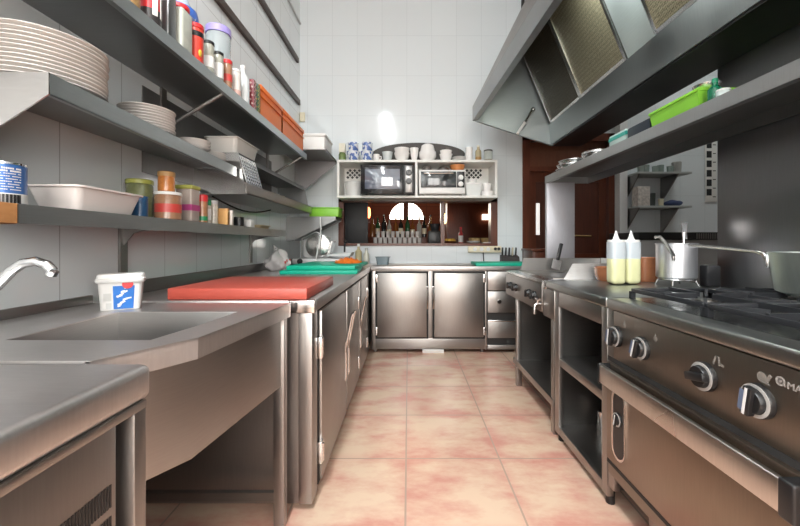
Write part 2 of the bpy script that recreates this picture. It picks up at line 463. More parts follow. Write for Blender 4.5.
bs.bm.faces.new(bt)
bsn = bs.build('basin', ST, t)
MB().cyl((-.86, 1.15, .641), .04, .006, 20).build('drain', CHROME, bsn)
ap = [(-1.27, .80), (-.695, .80), (-.578, .985), (-.512, 1.485), (-1.27, 1.485)]
ai = [(x*.985-.012, 1.15+(y-1.15)*.96) for x, y in ap]
MB().ringprism(ap, ai, .575, .895).prism([(x*.9995-.0004, 1.15+(y-1.15)*.999) for x, y in ai], .580, .588, 'z').build('apron', ST, t)
MB().box(-1.318, -1.303, .778, 1.53, .88, .935, .003).build('backsplash', ST_D, t)
for x, y in ((-.522, 1.505), (-1.27, 1.505), (-.74, .82), (-1.27, .82)):
    MB().box(x-.02, x+.022, y-.02, y+.02, 0, .85 if y > 1 else .60, .002).build('leg', ST_V, t)
MB().box(-1.25, -.535, 1.495, 1.515, .105, .14).build('crossbar', ST_D, t)

t = thing('faucet', (-1.30, .93, .98), 'chrome curved faucet spout reaching from the wall over the sink', 'faucet')
MB().cyl((-1.32, .93, .975), .028, .03, 20, rot=Matrix.Rotation(PI/2, 4, 'Y')).build('wall_flange', CHROME, t)
path = [(-1.30, .93, .975), (-1.22, .93, .972), (-1.15, .935, .98), (-1.09, .94, 1.005), (-1.052, .945, 1.040), (-1.02, .95, 1.078), (-.992, .952, 1.098), (-.962, .955, 1.103), (-.936, .957, 1.094), (-.922, .958, 1.078)]
sp_ = MB().tube(path, [.013, .013, .013, .013, .0125, .0125, .0125, .012, .012, .012], 14).build('spout', CHROME, t)
MB().cyl((-.926, .958, 1.068), .0132, .012, 16, rot=Matrix.Rotation(.5, 4, 'Y')).build('aerator', CHROME, sp_)
MB().cyl((-1.265, .93, .985), .02, .03, 18).tube([(-1.265, .93, 1.015), (-1.225, .93, 1.04)], .006).build('tap_lever', CHROME, t)

# detergent tub on the rear deck of the sink
t = thing('detergent_tub', (-1.085, 1.40, .902), 'white plastic tub with blue and red label on the back rim of the sink', 'tub')
cx, cy = -1.085, 1.40
def rrect(a, b_, r, n=5):
    o_ = []
    for qx, qy, a0 in ((a-r, b_-r, 0), (-a+r, b_-r, PI/2), (-a+r, -b_+r, PI), (a-r, -b_+r, 1.5*PI)):
        for k in range(n): o_.append((cx+qx+r*math.cos(a0+PI/2*k/(n-1)), cy+qy+r*math.sin(a0+PI/2*k/(n-1))))
    return o_
def loft(mb, levels, cap=True):
    R = [[mb.bm.verts.new((x, y, z)) for x, y in lp] for lp, z in levels]; n = len(R[0])
    for A, B in zip(R, R[1:]):
        for k in range(n): mb.bm.faces.new((A[k], A[(k+1) % n], B[(k+1) % n], B[k]))
    if cap: mb.bm.faces.new(R[0][::-1]); mb.bm.faces.new(R[-1])
    return mb
loft(MB(), [(rrect(.060, .036, .016), .903), (rrect(.068, .042, .018), 1.008)]).build('tub_body', WHITE, t)
loft(MB(), [(rrect(.073, .048, .02), 1.004), (rrect(.075, .050, .02), 1.008), (rrect(.075, .050, .02), 1.018), (rrect(.071, .046, .02), 1.021), (rrect(.071, .046, .02), 1.030), (rrect(.067, .043, .02), 1.036)]).build('lid', WHITE, t)
lb = MB()
lb.hexa([(cx-.020, cy-.0375, .906), (cx+.0385, cy-.0375, .906), (cx+.0385, cy-.030, .906), (cx-.020, cy-.030, .906),
         (cx-.022, cy-.0430, .992), (cx+.0430, cy-.0430, .992), (cx+.0430, cy-.036, .992), (cx-.022, cy-.036, .992)])
lab = lb.build('label_patch', mat('bright_blue_label', (.03, .17, .55), .35, 0, .25, 30), t)
plab(lab, 'bright blue label with white splash')
sp2 = MB(); rs = random.Random(2)
for k in range(16):
    z = .916+.0045*k*(.9+.2*rs.random()); x = cx-.012+.0042*(k % 8)+rs.uniform(-.004, .004)
    sp2.rbox((x+.004, cy-.0378-(z-.906)*.064, z), (rs.uniform(.008, .02), .0012, rs.uniform(.003, .006)), (0, rs.uniform(-.7, -.1), 0))
sp2.build('splash_print', WHITE, lab)
MB().lathe((cx+.022, cy-.0432, .998), [(0, 0), (.017, 0), (.017, .002), (0, .002)], 18, 'y').build('red_seal', REDP, t)
MB().rbox((cx-.038, cy-.0405, .952), (.022, .002, .028), (.06, 0, 0)).rbox((cx-.034, cy-.0385, .920), (.016, .002, .020), (.06, 0, 0)).build('paper_label', mat('greyish_paper', (.66, .66, .64), .6), t)
t.rotation_euler = (0, 0, .56)

# ------------------------------------------------------------------ long refrigerated counter
t = thing('refrigerated_counter', (-.87, 3.0, 0), 'long steel fridge counter with three doors along the left wall', 'counter')
X1 = -.412
MB().box(-1.315, X1+.012, 1.575, 4.48, .852, .905, .006).build('worktop', ST_W, t)
MB().box(-1.318, -1.300, 1.575, 4.48, .90, .97, .003).build('backsplash', ST_D, t)
MB().box(X1-.10, X1+.0145, 1.571, 1.60, .850, .906, .006, 3).build('lip_cap', ST_B, t)
MB().box(-1.30, X1-.02, 1.585, 4.46, .035, .853).build('body', ST_V, t)
MB().box(X1-.06, X1, 1.583, 1.675, .03, .852, .004).build('corner_post', ST_V, t)
MB().box(X1-.03, X1-.002, 3.62, 3.86, .03, .852, .003).build('filler_panel', ST_V, t)
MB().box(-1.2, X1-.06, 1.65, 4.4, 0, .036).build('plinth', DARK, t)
for y0, y1 in ((1.715, 2.385), (2.425, 3.0), (3.04, 3.60)):
    d = MB().box(X1-.016, X1+.012, y0, y1, .055, .838, .006).build('door', ST_V, t)
    MB().box(X1-.021, X1-.001, y0-.022, y1+.016, .045, .846).build('gasket', RUBBER, d)
    near = y0 < 2
    hy = y1-.04 if near else y0+.03
    MB().tube([(X1+.008, hy, .28), (X1+.014, hy, .30), (X1+.014, hy, .48), (X1+.020, hy, .52), (X1+.052, hy, .685), (X1+.058, hy, .70)], .0085, 10).cyl((X1+.008, hy, .455), .014, .07, 12).build('handle', ST_B, d)
    hinge_y = y0-.012 if near else y1-.03
    for z in (.14, .62):
        MB().box(X1-.012, X1+.018, hinge_y-.016, hinge_y+.024, z, z+.10, .004).cyl((X1+.016, hinge_y, z+.01), .009, .08, 12).build('hinge', ST_B, d)

# cutting boards
redb = mat('red_cutting_board', (.44, .075, .052), .38, var=.10, scale=9)
greenb = mat('green_cutting_board', (.0, .42, .27), .5, var=.06, scale=9)
tag(MB().rbox((-.735, 1.865, .931), (.60, .56, .050), (0, 0, 0), .006).build('cutting_board', redb), 'thick worn red cutting board overhanging the sink end of the fridge counter', 'cutting board')
tag(MB().rbox((-.72, 3.20, .9195), (.60, .62, .028), (0, 0, .05), .005).build('cutting_board', greenb), 'lower of the two stacked green cutting boards at the far end of the left counter', 'cutting board', 'green cutting boards')
tag(MB().rbox((-.70, 3.36, .9495), (.56, .74, .031), (0, 0, -.03), .005).build('cutting_board', greenb), 'upper green cutting board with grated carrot on it', 'cutting board', 'green cutting boards')
# grated carrot
cm = mat('grated_carrot', (.86, .22, .02), .6, var=.2)
rnd = random.Random(3); cb = MB()
for k in range(420):
    a, r = rnd.uniform(0, 2*PI), .125*math.sqrt(rnd.random())
    hh = .055*(1-(r/.13)**2)
    x, y, z = -.56+r*math.cos(a), 3.42+r*math.sin(a), .966+rnd.uniform(.003, max(.004, hh))
    b2 = rnd.uniform(0, 2*PI); l = rnd.uniform(.012, .022)
    cb.tube([(x, y, z), (x+l*math.cos(b2), y+l*math.sin(b2), z+rnd.uniform(-.001, .005))], .0024, 4)
cb.lathe((-.56, 3.42, .9655), [(0, 0), (.115, 0), (.07, .03), (0, .045)], 20)
cp = cb.build('grated_carrot', cm); tag(cp, 'heap of orange grated carrot on the green cutting board', 'carrot'); cp['kind'] = 'stuff'

# ------------------------------------------------------------------ wall shelves, left
def gusset(y, poly, m, parent, name='bracket', th=.004):
    return MB().prism(poly, y-th/2, y+th/2, 'y').build(name, m, parent)
# lower shelf
t = thing('wall_shelf', (-1.2, 2.0, 1.20), 'lowest long steel wall shelf, above the sink, holding the white tray and spice jars', 'shelf', 'steel wall shelves on the left wall')
MB().box(-1.318, -1.045, .99, 3.16, 1.250, 1.255).build('shelf_board', ST_S, t)
MB().box(-1.050, -1.044, .99, 3.16, 1.203, 1.2555).box(-1.062, -1.045, .99, 3.16, 1.203, 1.207).build('front_lip', ST_H, t)  # paler steel than the board: light on the lip put into its colour
for y in (1.70, 3.08):
    MB().box(-1.318, -1.306, y-.022, y+.022, .985, 1.25).prism([(-1.306, 1.25), (-1.10, 1.25), (-1.12, 1.222), (-1.26, 1.195), (-1.306, 1.14)], y-.003, y+.003, 'y').build('bracket', ST_D, t)
MB().prism([(-1.318, 1.25), (-1.045, 1.25), (-1.045, 1.203), (-1.20, 1.203), (-1.318, 1.17)], 3.156, 3.16, 'y').build('end_plate', ST_S, t)
wb = MB().box(-1.10, -1.044, .925, .992, 1.200, 1.256, .004).jitter(.0022, 3).build('wooden_block', PALEW)
tag(wb, 'chipped raw wooden block plugging the near end of the lowest shelf', 'wood block')
# middle shelf, near part
t = thing('wall_shelf', (-1.15, 1.6, 1.54), 'middle steel wall shelf with pointed end plate, carrying the tall plate stack', 'shelf', 'steel wall shelves on the left wall')
def slab(z0, z1, y0, xa, y1, xb, m=None, th=None):
    m = m or MB()
    m.hexa([(-1.318, y0, z0), (xa, y0, z0), (xb, y1, z0), (-1.318, y1, z0), (-1.318, y0, z1), (xa, y0, z1), (xb, y1, z1), (-1.318, y1, z1)])
    return m
m = slab(1.606, 1.611, 1.0, -.972, 2.245, -1.045)
m.build('shelf_board', ST_S, t); m = MB()
m.hexa([(-.975, 1.0, 1.552), (-.971, 1.0, 1.552), (-1.044, 2.245, 1.552), (-1.048, 2.245, 1.552), (-.975, 1.0, 1.611), (-.971, 1.0, 1.611), (-1.044, 2.245, 1.611), (-1.048, 2.245, 1.611)])
m.hexa([(-.988, 1.0, 1.552), (-.971, 1.0, 1.552), (-1.044, 2.245, 1.552), (-1.061, 2.245, 1.552), (-.988, 1.0, 1.556), (-.971, 1.0, 1.556), (-1.044, 2.245, 1.556), (-1.061, 2.245, 1.556)])
m.build('front_lip', ST_H, t)  # lip lightened against the dark board to paint the light it catches
gusset(1.0, [(-1.318, 1.611), (-.971, 1.611), (-.971, 1.552), (-1.05, 1.50), (-1.318, 1.33)], ST_B, t, 'end_plate')
# top shelf
t = thing('wall_shelf', (-1.13, 2.0, 1.93), 'top steel wall shelf crowded with tins, jars and two orange crates', 'shelf', 'steel wall shelves on the left wall')
MB().box(-1.318, -.957, .35, 3.47, 1.976, 1.981).build('shelf_board', ST_S, t)
m = MB().box(-.959, -.954, .35, 3.47, 1.930, 1.9815).box(-.975, -.955, .35, 3.47, 1.930, 1.934)
m.build('front_lip', ST_H, t)  # lit edge and shaded underside painted as two steel tones
for y in (.8, 1.98, 3.44):
    MB().tube([(-.985, y, 1.955), (-1.31, y, 1.76)], .010, 8).box(-1.318, -1.306, y-.02, y+.02, 1.70, 1.976).build('bracket', ST_D, t)
# two-tier dish rack after the middle shelf
t = thing('dish_rack', (-1.16, 3.0, 1.45), 'two-tier steel dish rack with slanted end plates and perforated divider, hung on the left wall', 'dish rack')
MB().box(-1.318, -.995, 2.27, 3.80, 1.452, 1.457).box(-1.0, -.995, 2.27, 3.80, 1.452, 1.522).box(-1.012, -.995, 2.27, 3.80, 1.518, 1.522).build('lower_tray', steel('rack_steel', (.45, .42, .40), .35, (2, 40, 40)), t)
MB().box(-1.318, -1.045, 2.27, 3.70, 1.700, 1.705).box(-1.049, -1.045, 2.27, 3.70, 1.676, 1.705).build('upper_tier', ST_S, t)
pl = [(-1.318, 1.705), (-1.045, 1.705), (-.994, 1.45), (-1.20, 1.45), (-1.318, 1.50)]
gusset(2.27, pl, ST_B, t, 'end_plate'); gusset(3.72, pl, ST_S, t, 'end_plate')
dv = MB()
def sl(y, s): return (-1.045+.048*s, y, 1.690-.170*s)       # slanted front face of the rack
ang = math.atan2(.048, .170)
for j in range(9):
    s = j/8
    c = sl(2.40, s); dv.rbox(c, (.003, .23, .008), (0, -ang, 0))
for i in range(8):
    y = 2.287+.0325*i
    c = sl(y, .5); dv.rbox(c, (.003, .012, .178), (0, -ang, 0))
dv.build('perforated_front', ST_B, t)
# two far shelves near the corner
def corner_shelf(z, xf, y0, y1, gh, label, m1, near=True):
    t = thing('corner_shelf', (-1.1, (y0+y1)/2, z-gh), label, 'shelf', 'small shelves by the far left corner')
    MB().box(-1.318, xf, y0, y1, z-.006, z).box(xf-.004, xf, y0, y1, z-.03, z).build('shelf_board', m1, t)
    for y in ((y0+.002, y1-.002) if near else (y1-.002,)):
        gusset(y, [(-1.318, z-.006), (xf, z-.006), (xf, z-.035), (-1.24, z-gh), (-1.318, z-gh)], m1, t, 'end_plate')
    return t
corner_shelf(2.10, -.83, 3.74, 4.28, .37, 'upper of the two small corner shelves, with the white box on it', steel('corner_shelf_steel', (.26, .25, .25), .45), False)
corner_shelf(1.435, -.78, 3.98, 4.30, .26, 'lower of the two small corner shelves, with the lime green box on it', ST_S)
# rails and pipe high on the left wall
for z, y1, lb in ((2.825, 4.42, 'lower dark wooden rail screwed high on the left wall'), (3.30, 4.36, 'upper dark wooden rail screwed high on the left wall')):
    tag(MB().box(LW+.001, LW+.03, .6, y1, z-.03, z+.03, .004).build('wall_rail', BROWNR), lb, 'rail', 'wooden rails on the left wall')
tag(MB().tube([(LW+.014, 1.5, 3.80), (LW+.014, 4.47, 3.80)], .012, 10).build('wall_pipe', mat('grey_pipe_paint', (.5, .5, .5), .5)), 'thin grey pipe running along the left wall near the ceiling', 'pipe')
tag(MB().box(-1.315, -1.255, BW-.035, BW-.001, 2.62, 2.73, .006).build('wall_mounted_box', CREAM), 'small cream junction box on the back wall in the far left corner', 'junction box')
# ------------------------------------------------------------------ crockery on the middle shelf
z0 = 1.612
def plate_mesh(c, r, h=.022):
    x, y, z = c
    return MB().lathe(c, [(0, .001), (r*.55, 0), (r*.62, .0), (r*.80, h*.42), (r*.975, h-.0042), (r, h-.0032), (r*1.002, h-.001), (r*.985, h), (r*.64, .005), (r*.55, .004), (0, .004)], 56)
pm = mat('white_dinner_plate_china', (.80, .77, .74), .16, var=.02)
first = plate_mesh((-1.155, 1.18, z0), .155).build('dinner_plate', pm)
N = 12
tag(first, 'large white dinner plate at the bottom of the tall stack on the middle shelf', 'plate', 'tall stack of dinner plates')
base = Vector(first.location)
for k in range(1, N):
    q = first.copy(); COL.objects.link(q); q.location = base + Vector((random.uniform(-.003, .003), random.uniform(-.003, .003), .0128*k))
    n_ = N-1-k
    q['label'] = 'large white dinner plate on top of the tall stack on the middle shelf' if n_ == 0 else f'large white dinner plate, {ORD[n_]} from the top of the tall stack'
first = plate_mesh((-1.13, 1.60, z0), .105, .018).build('side_plate', pm)
tag(first, 'small white side plate at the bottom of the low stack beyond the dinner plates', 'plate', 'low stack of side plates')
base = Vector(first.location)
for k in range(1, 9):
    q = first.copy(); COL.objects.link(q); q.location = base+Vector((random.uniform(-.003, .003), random.uniform(-.003, .003), .0115*k)); n_ = 8-k
    q['label'] = 'small white side plate on top of the low stack on the middle shelf' if n_ == 0 else f'small white side plate, {ORD[n_]} from the top of the low stack'
first = MB().lathe((-1.12, 1.93, z0), [(0, .001), (.03, 0), (.075, .03), (.078, .034), (.074, .034), (.03, .006), (0, .006)], 36).build('shallow_bowl', pm)
tag(first, 'shallow white bowl at the bottom of the three-bowl stack on the middle shelf', 'bowl', 'shallow bowls on the middle shelf')
for k, l_ in ((1, 'shallow white bowl in the middle of the three-bowl stack'), (2, 'shallow white bowl on top of the three-bowl stack')):
    q = first.copy(); COL.objects.link(q); q.location = Vector(first.location)+Vector((.002*k, -.002*k, .017*k)); q['label'] = l_
first = MB().lathe((-1.15, 2.13, z0), [(0, .001), (.06, 0), (.088, .014), (.09, .017), (.06, .005), (0, .004)], 36).build('saucer', pm)
tag(first, 'white saucer at the bottom of the pile at the far end of the middle shelf', 'saucer', 'saucers on the middle shelf')
for k, l_ in ((1, 'white saucer, second from the bottom of the saucer pile'), (2, 'white saucer, third from the bottom of the saucer pile'), (3, 'white saucer on top of the saucer pile')):
    q = first.copy(); COL.objects.link(q); q.location = Vector(first.location)+Vector((0, 0, .012*k)); q['label'] = l_
# white plastic food box standing on the rack's upper tier
def tray(c, sx, sy, h, taper, th=.004, rim=.01):
    """open tapered tray with a rolled rim; c = centre of the bottom"""
    x, y, z = c
    def rr(ax, ay, r, n=5):
        out = []
        for (qx, qy, a0) in ((ax-r, ay-r, 0), (-ax+r, ay-r, PI/2), (-ax+r, -ay+r, PI), (ax-r, -ay+r, 1.5*PI)):
            for k in range(n): out.append((x+qx+r*math.cos(a0+PI/2*k/(n-1)), y+qy+r*math.sin(a0+PI/2*k/(n-1))))
        return out
    m = MB(); bm = m.bm
    L = [(rr(sx/2-taper, sy/2-taper, .02), z), (rr(sx/2, sy/2, .025), z+h-.006), (rr(sx/2+rim, sy/2+rim, .03), z+h-.006), (rr(sx/2+rim, sy/2+rim, .03), z+h),
         (rr(sx/2-th, sy/2-th, .022), z+h), (rr(sx/2-taper-th, sy/2-taper-th, .018), z+th)]
    R = [[bm.verts.new((a, b, zz)) for a, b in lp] for lp, zz in L]
    n = len(R[0])
    for A, B in zip(R, R[1:]):
        for k in range(n): bm.faces.new((A[k], A[(k+1) % n], B[(k+1) % n], B[k]))
    bm.faces.new(R[0][::-1]); bm.faces.new(R[-1])
    return m
tag(tray((-1.165, 2.46, 1.706), .20, .33, .105, .018).build('food_box', mat('off_white_plastic', (.72, .70, .66), .4)), 'off-white plastic food box on the upper tier of the dish rack', 'food box')
# white tray on the lower shelf
tag(tray((-1.150, 1.335, 1.256), .175, .29, .082, .022).build('serving_tray', mat('white_melamine', (.86, .80, .77), .3, var=.03)), 'deep white melamine tray on the lowest shelf beside the blue can', 'tray')

# ------------------------------------------------------------------ jars and tins
def jar(name, label, cat, c, r, h, body, lid, lh, band=None, fill=None, lidr=1.04, group=None, sides=28, bandz=(.2, .75), neck=None):
    x, y, z = c
    t = thing(name, c, label, cat, group)
    hb = h-lh
    prof = [(0, 0), (r-.004, 0), (r, .004), (r, hb-.010), (r*.93, hb-.002), (r*.93, hb), (0, hb)]
    if neck: prof = [(0, 0), (r-.004, 0), (r, .004), (r, hb*.72), (r*neck, hb*.86), (r*neck, hb), (0, hb)]
    MB().lathe(c, prof, sides).build('jar_body', body, t)
    MB().lathe((x, y, z+hb-.002), [(0, 0), (r*lidr*(neck or 1), 0), (r*lidr*(neck or 1), lh-.003), (r*lidr*(neck or 1)-.003, lh), (0, lh)], sides).build('lid', lid, t)
    if band: MB().lathe((x, y, z), [(r+.0007, hb*bandz[0]), (r+.0009, hb*bandz[0]), (r+.0009, hb*bandz[1]), (r+.0007, hb*bandz[1])], sides).build('label_band', band, t)
    return t
def spice(name, c): return mat(name, c, .3, var=.35, scale=60, coat=.6)
orange_s = spice('orange_spice_behind_glass', (.55, .20, .05)); brown_s = spice('brown_spice_behind_glass', (.34, .18, .10))
multi_s = spice('peppercorns_behind_glass', (.42, .20, .10)); grey_s = spice('grey_herbs_behind_glass', (.36, .36, .30)); green_s = spice('green_herbs_behind_glass', (.20, .22, .10))
pale_s = spice('pale_powder_behind_glass', (.62, .58, .50))
redl = mat('red_label', (.55, .06, .05), .4); pinkl = mat('magenta_label', (.48, .07, .25), .4); whitel = mat('white_label', (.8, .8, .78), .5); greenl = mat('dark_green_cap', (.02, .25, .10), .35)
limel = mat('olive_lime_lid', (.42, .44, .10), .4)
# blue can
t = thing('blue_tin', (-1.13, 1.03, 1.256), 'blue tin with white printed lines at the near end of the lowest shelf', 'tin')
MB().cyl((-1.13, 1.03, 1.256), .049, .112, 36, bev=.003).build('tin_body', mat('blue_tin_print', (.05, .16, .46), .3, .2), t)
MB().lathe((-1.13, 1.03, 1.365), [(0, 0), (.050, 0), (.050, .006), (.046, .006), (.046, .003), (0, .003)], 36).build('tin_rim', CHROME, t)
MB().lathe((-1.13, 1.03, 1.256), [(.0495, .004), (.0498, .004), (.0498, .030), (.0495, .030)], 36).build('barcode_band', whitel, t)
pr = MB()
for k in range(26):                                   # bars and lines of small print as raised ink
    a = -1.25+k*.05; w_ = .0012+.0016*((k*7) % 3)/2
    x, y = -1.13+.0500*math.cos(a), 1.03+.0500*math.sin(a)
    pr.rbox((x, y, 1.271), (.0006, w_, .024), (0, 0, a))
bb = pr.build('barcode_bars', BLACK, t)
pr = MB()
for j in range(9):
    for k in range(14):
        a = -1.1+k*.085
        if (j*5+k*3) % 7 == 0: continue
        pr.rbox((-1.13+.0494*math.cos(a), 1.03+.0494*math.sin(a), 1.296+j*.0072), (.0006, .0034, .0022 if j < 7 else .0045), (0, 0, a))
pr.build('printed_lines', whitel, t)
zs = 1.256
# green-lidded jars half hidden behind the tray
jar('glass_jar', 'dark glass jar with olive lid behind the far end of the white tray', 'jar', (-1.235, 1.70, zs), .052, .185, green_s, limel, .02)
jar('glass_jar', 'wide jar with white lid and red label in front of the pink-banded box, lowest shelf', 'jar', (-1.105, 1.70, zs), .054, .128, brown_s, whitel, .014, redl, bandz=(.28, .62))
jar('glass_jar', 'orange spice jar with cork-brown lid standing on the white-lidded jar', 'jar', (-1.112, 1.70, zs+.127), .034, .095, orange_s, mat('ochre_lid', (.45, .26, .10), .5), .022)
t = thing('spice_box', (-1.11, 1.88, zs), 'square clear spice box with olive lid and magenta band', 'box')
MB().box(-1.15, -1.07, 1.825, 1.90, zs, zs+.165, .008, 3).build('box_body', mat('cloudy_plastic', (.42, .36, .32), .3, var=.2, scale=30), t)
MB().box(-1.154, -1.066, 1.821, 1.904, zs+.162, zs+.182, .006, 3).build('lid', limel, t)
MB().box(-1.151, -1.069, 1.824, 1.901, zs+.055, zs+.085).build('label_band', pinkl, t)
jar('spice_jar', 'spice jar of mixed peppercorns with bright red cap on the lowest shelf', 'spice jar', (-1.09, 1.925+.03, zs), .026, .150, multi_s, REDP, .036, greenl, bandz=(.10, .30))
jar('spice_jar', 'slim spice jar with dark green cap and white label', 'spice jar', (-1.10, 2.02, zs), .020, .130, pale_s, greenl, .03, whitel, bandz=(.2, .8))
jar('spice_jar', 'glass spice jar with pale grey cap behind the tan packet', 'spice jar', (-1.115, 2.115, zs), .024, .138, pale_s, mat('pale_grey_cap', (.55, .56, .55), .4), .02)
tag(MB().box(-1.105, -1.05, 2.155, 2.162, zs, zs+.095).box(-1.105, -1.05, 2.145, 2.172, zs, zs+.095, .002).build('spice_packet', mat('tan_packet', (.58, .33, .12), .6)), 'tan paper spice packet leaning by the spice jars', 'packet')
tag(MB().box(-1.075, -1.035-.012, 2.19, 2.215, zs, zs+.088, .002).build('spice_packet', mat('white_packet', (.74, .70, .64), .6)), 'narrow white packet at the far edge of the spice jars', 'packet')
jar('cup', 'small black plastic cup on the lowest shelf after the spice packets', 'cup', (-1.11, 2.42, zs), .032, .065, BLACK, BLACK, .006)
tag(MB().box(-1.13, -1.08, 2.54, 2.60, zs, zs+.055, .004).build('small_carton', whitel), 'small white carton on the far half of the lowest shelf', 'carton')
jar('cup', 'dark blue cup against the far corner of the white tray', 'cup', (-1.13, 1.555, zs), .030, .092, mat('dark_blue_plastic', (.03, .10, .22), .3), mat('dark_blue_rim', (.03, .12, .28), .3), .006)
tag(tray((-1.17, 2.86, zs), .13, .20, .03, .01).build('shallow_dish', mat('yellowish_plastic', (.55, .45, .28), .45)), 'shallow yellowish dish at the far end of the lowest shelf', 'dish')

# ------------------------------------------------------------------ top shelf
zt = 1.982
jar('food_tin', 'gold and brown tin at the near end of the top shelf row', 'tin', (-1.02, 1.35, zt), .034, .20, mat('gold_tin', (.42, .25, .10), .35, .4), REDP, .014, redl, bandz=(.4, .9))
t = jar('food_tin', 'red tin with black and white picture label on the top shelf', 'tin', (-1.01, 1.445, zt), .036, .215, REDP, CHROME, .008, mat('black_picture_label', (.03, .025, .025), .4), bandz=(.02, .34))
for a, w_ in ((-.5, .02), (.35, .016)):
    MB().rbox((-1.01+.0372*math.cos(a), 1.445+.0372*math.sin(a), zt+.10), (.002, w_, .11), (0, 0, a), .0008).build('label_patch', whitel, t)
t = thing('steel_canister', (-1.01, 1.58, zt), 'square grey steel canister next to the red picture tin', 'canister')
MB().box(-1.05, -.980, 1.510, 1.564, zt, zt+.20, .006).build('canister_body', ST_S, t); MB().box(-1.053, -.977, 1.507, 1.567, zt+.195, zt+.215, .004).build('lid', ST_B, t)
t = thing('glass_jar', (-1.01, 1.675, zt), 'square glass jar of grey-green herbs with red lid on the top shelf', 'jar')
MB().box(-1.05, -.972, 1.590, 1.672, zt, zt+.19, .012, 3).build('jar_body', mat('herbs_in_square_jar', (.50, .52, .46), .15, var=.3, scale=20), t)
MB().cyl((-1.01, 1.631, zt+.19), .04, .02, 28, bev=.003).build('lid', REDP, t)
t = thing('plastic_bag', (-1.17, 1.86, zt), 'clear bag printed in red and blue behind the jars on the top shelf', 'bag')
MB().sphere((-1.17, 1.86, zt+.22), .11, .8, 1.05, 2.0, 20, 14).jitter(.006, 8).build('bag_body', mat('pale_blue_film', (.55, .66, .78), .2), t)
MB().lathe((-1.17, 1.86, zt), [(.101, .19), (.107, .22), (.107, .25), (.101, .27)], 24).build('red_print', redl, t)
MB().lathe((-1.17, 1.86, zt), [(.099, .29), (.102, .31), (.097, .335)], 24).build('blue_print', mat('royal_blue_print', (.05, .15, .55), .3), t)
t = jar('food_tin', 'red tin with red lid and yellow spot at the top shelf edge', 'tin', (-1.0, 1.735, zt), .035, .190, mat('bright_red_tin', (.62, .05, .03), .35), REDP, .02, BLACK, bandz=(.74, .88))
MB().sphere((-.968, 1.720, zt+.05), .012, .5, 1, 1.4).build('yellow_spot', mat('yellow_print', (.75, .5, .05), .4), t)
jar('storage_jar', 'tall clear storage jar with lilac screw lid', 'jar', (-1.11, 2.16, zt), .066, .42, mat('cloudy_clear_plastic', (.70, .78, .80), .12, trans=.55), LILAC, .04, neck=None)
jar('glass_jar', 'glass jar with black lid, first after the red-lidded tin', 'jar', (-1.0, 1.850, zt), .026, .175, grey_s, BLACK, .016, whitel, bandz=(.25, .6))
jar('glass_jar', 'glass jar with black lid, second after the red-lidded tin', 'jar', (-1.0, 1.945, zt), .025, .170, grey_s, BLACK, .016, whitel, bandz=(.2, .7))
jar('glass_jar', 'glass jar with red lid between the black-lidded jars and white bottle', 'jar', (-1.0, 2.04, zt), .026, .175, brown_s, REDP, .022, redl, bandz=(.35, .6))
jar('plastic_bottle', 'cloudy white plastic bottle with red print on the top shelf', 'bottle', (-1.0, 2.14, zt), .028, .17, mat('cloudy_white_plastic', (.70, .66, .62), .3), whitel, .014, mat('faint_red_print', (.66, .42, .36), .4), bandz=(.1, .3))
jar('plastic_bottle', 'clear plastic bottle with white cap beside the patterned packs', 'bottle', (-1.01, 2.255, zt), .038, .25, mat('milky_clear_plastic', (.66, .68, .68), .2), whitel, .016, neck=.4)
def pack(y, label, ca, cb_):
    t = thing('food_pack', (-1.0, y, zt), label, 'pack')
    MB().box(-1.05, -.972, y-.022, y+.022, zt, zt+.20, .006, 2).build('pack_body', mat('pack_dark_print', ca, .35), t)
    pz = MB()
    for k in range(7):
        for j in range(3):
            pz.rbox((-.9715, y-.012+j*.012, zt+.02+k*.026+(j % 2)*.012), (.001, .008, .009), (.78, 0, 0))
            pz.rbox((-1.04+j*.024+(k % 2)*.01, y-.0222, zt+.02+k*.026), (.012, .001, .010), (0, .78, 0))
    pz.build('diamond_print', mat('pack_light_print', cb_, .4), t)
pack(2.345, 'dark red pack with pale diamond print, before the orange crates', (.20, .02, .03), (.62, .5, .45))
pack(2.405, 'dark green pack with ochre diamond print, touching the first orange crate', (.03, .09, .04), (.60, .45, .12))
def crate(y0, y1, label):
    t = thing('plastic_crate', (-1.08, (y0+y1)/2, zt), label, 'crate', 'orange crates on the top shelf')
    h = .215; x0, x1 = -1.24, -.975
    m = MB()
    m.box(x0+.01, x1-.01, y0+.01, y1-.01, zt, zt+.006)
    m.box(x1-.012, x1-.006, y0+.006, y1-.006, zt, zt+h).box(x0+.006, x0+.012, y0+.006, y1-.006, zt, zt+h)
    m.box(x0+.006, x1-.006, y0+.006, y0+.012, zt, zt+h).box(x0+.006, x1-.006, y1-.012, y1-.006, zt, zt+h)
    m.build('crate_walls', ORANGEP, t)
    m = MB()
    for za, zb in ((h-.03, h), (h-.075, h-.067)):
        m.box(x1-.008, x1+.003, y0, y1, zt+za, zt+zb, .002).box(x0-.003, x0+.008, y0, y1, zt+za, zt+zb, .002).box(x0, x1, y0-.0, y0+.010, zt+za, zt+zb, .002).box(x0, x1, y1-.010, y1, zt+za, zt+zb, .002)
    m.build('crate_rim', ORANGEP, t)
crate(2.440, 2.865, 'nearer orange plastic crate on the top shelf'); crate(2.875, 3.45, 'farther orange plastic crate at the end of the top shelf')
tag(MB().tube([(-1.10, 2.46, zt+.224), (-1.12, 3.15, zt+.226)], .009, 8).build('wooden_stick', BROWNR), 'thin dark red-brown stick lying across the tops of the orange crates', 'stick')
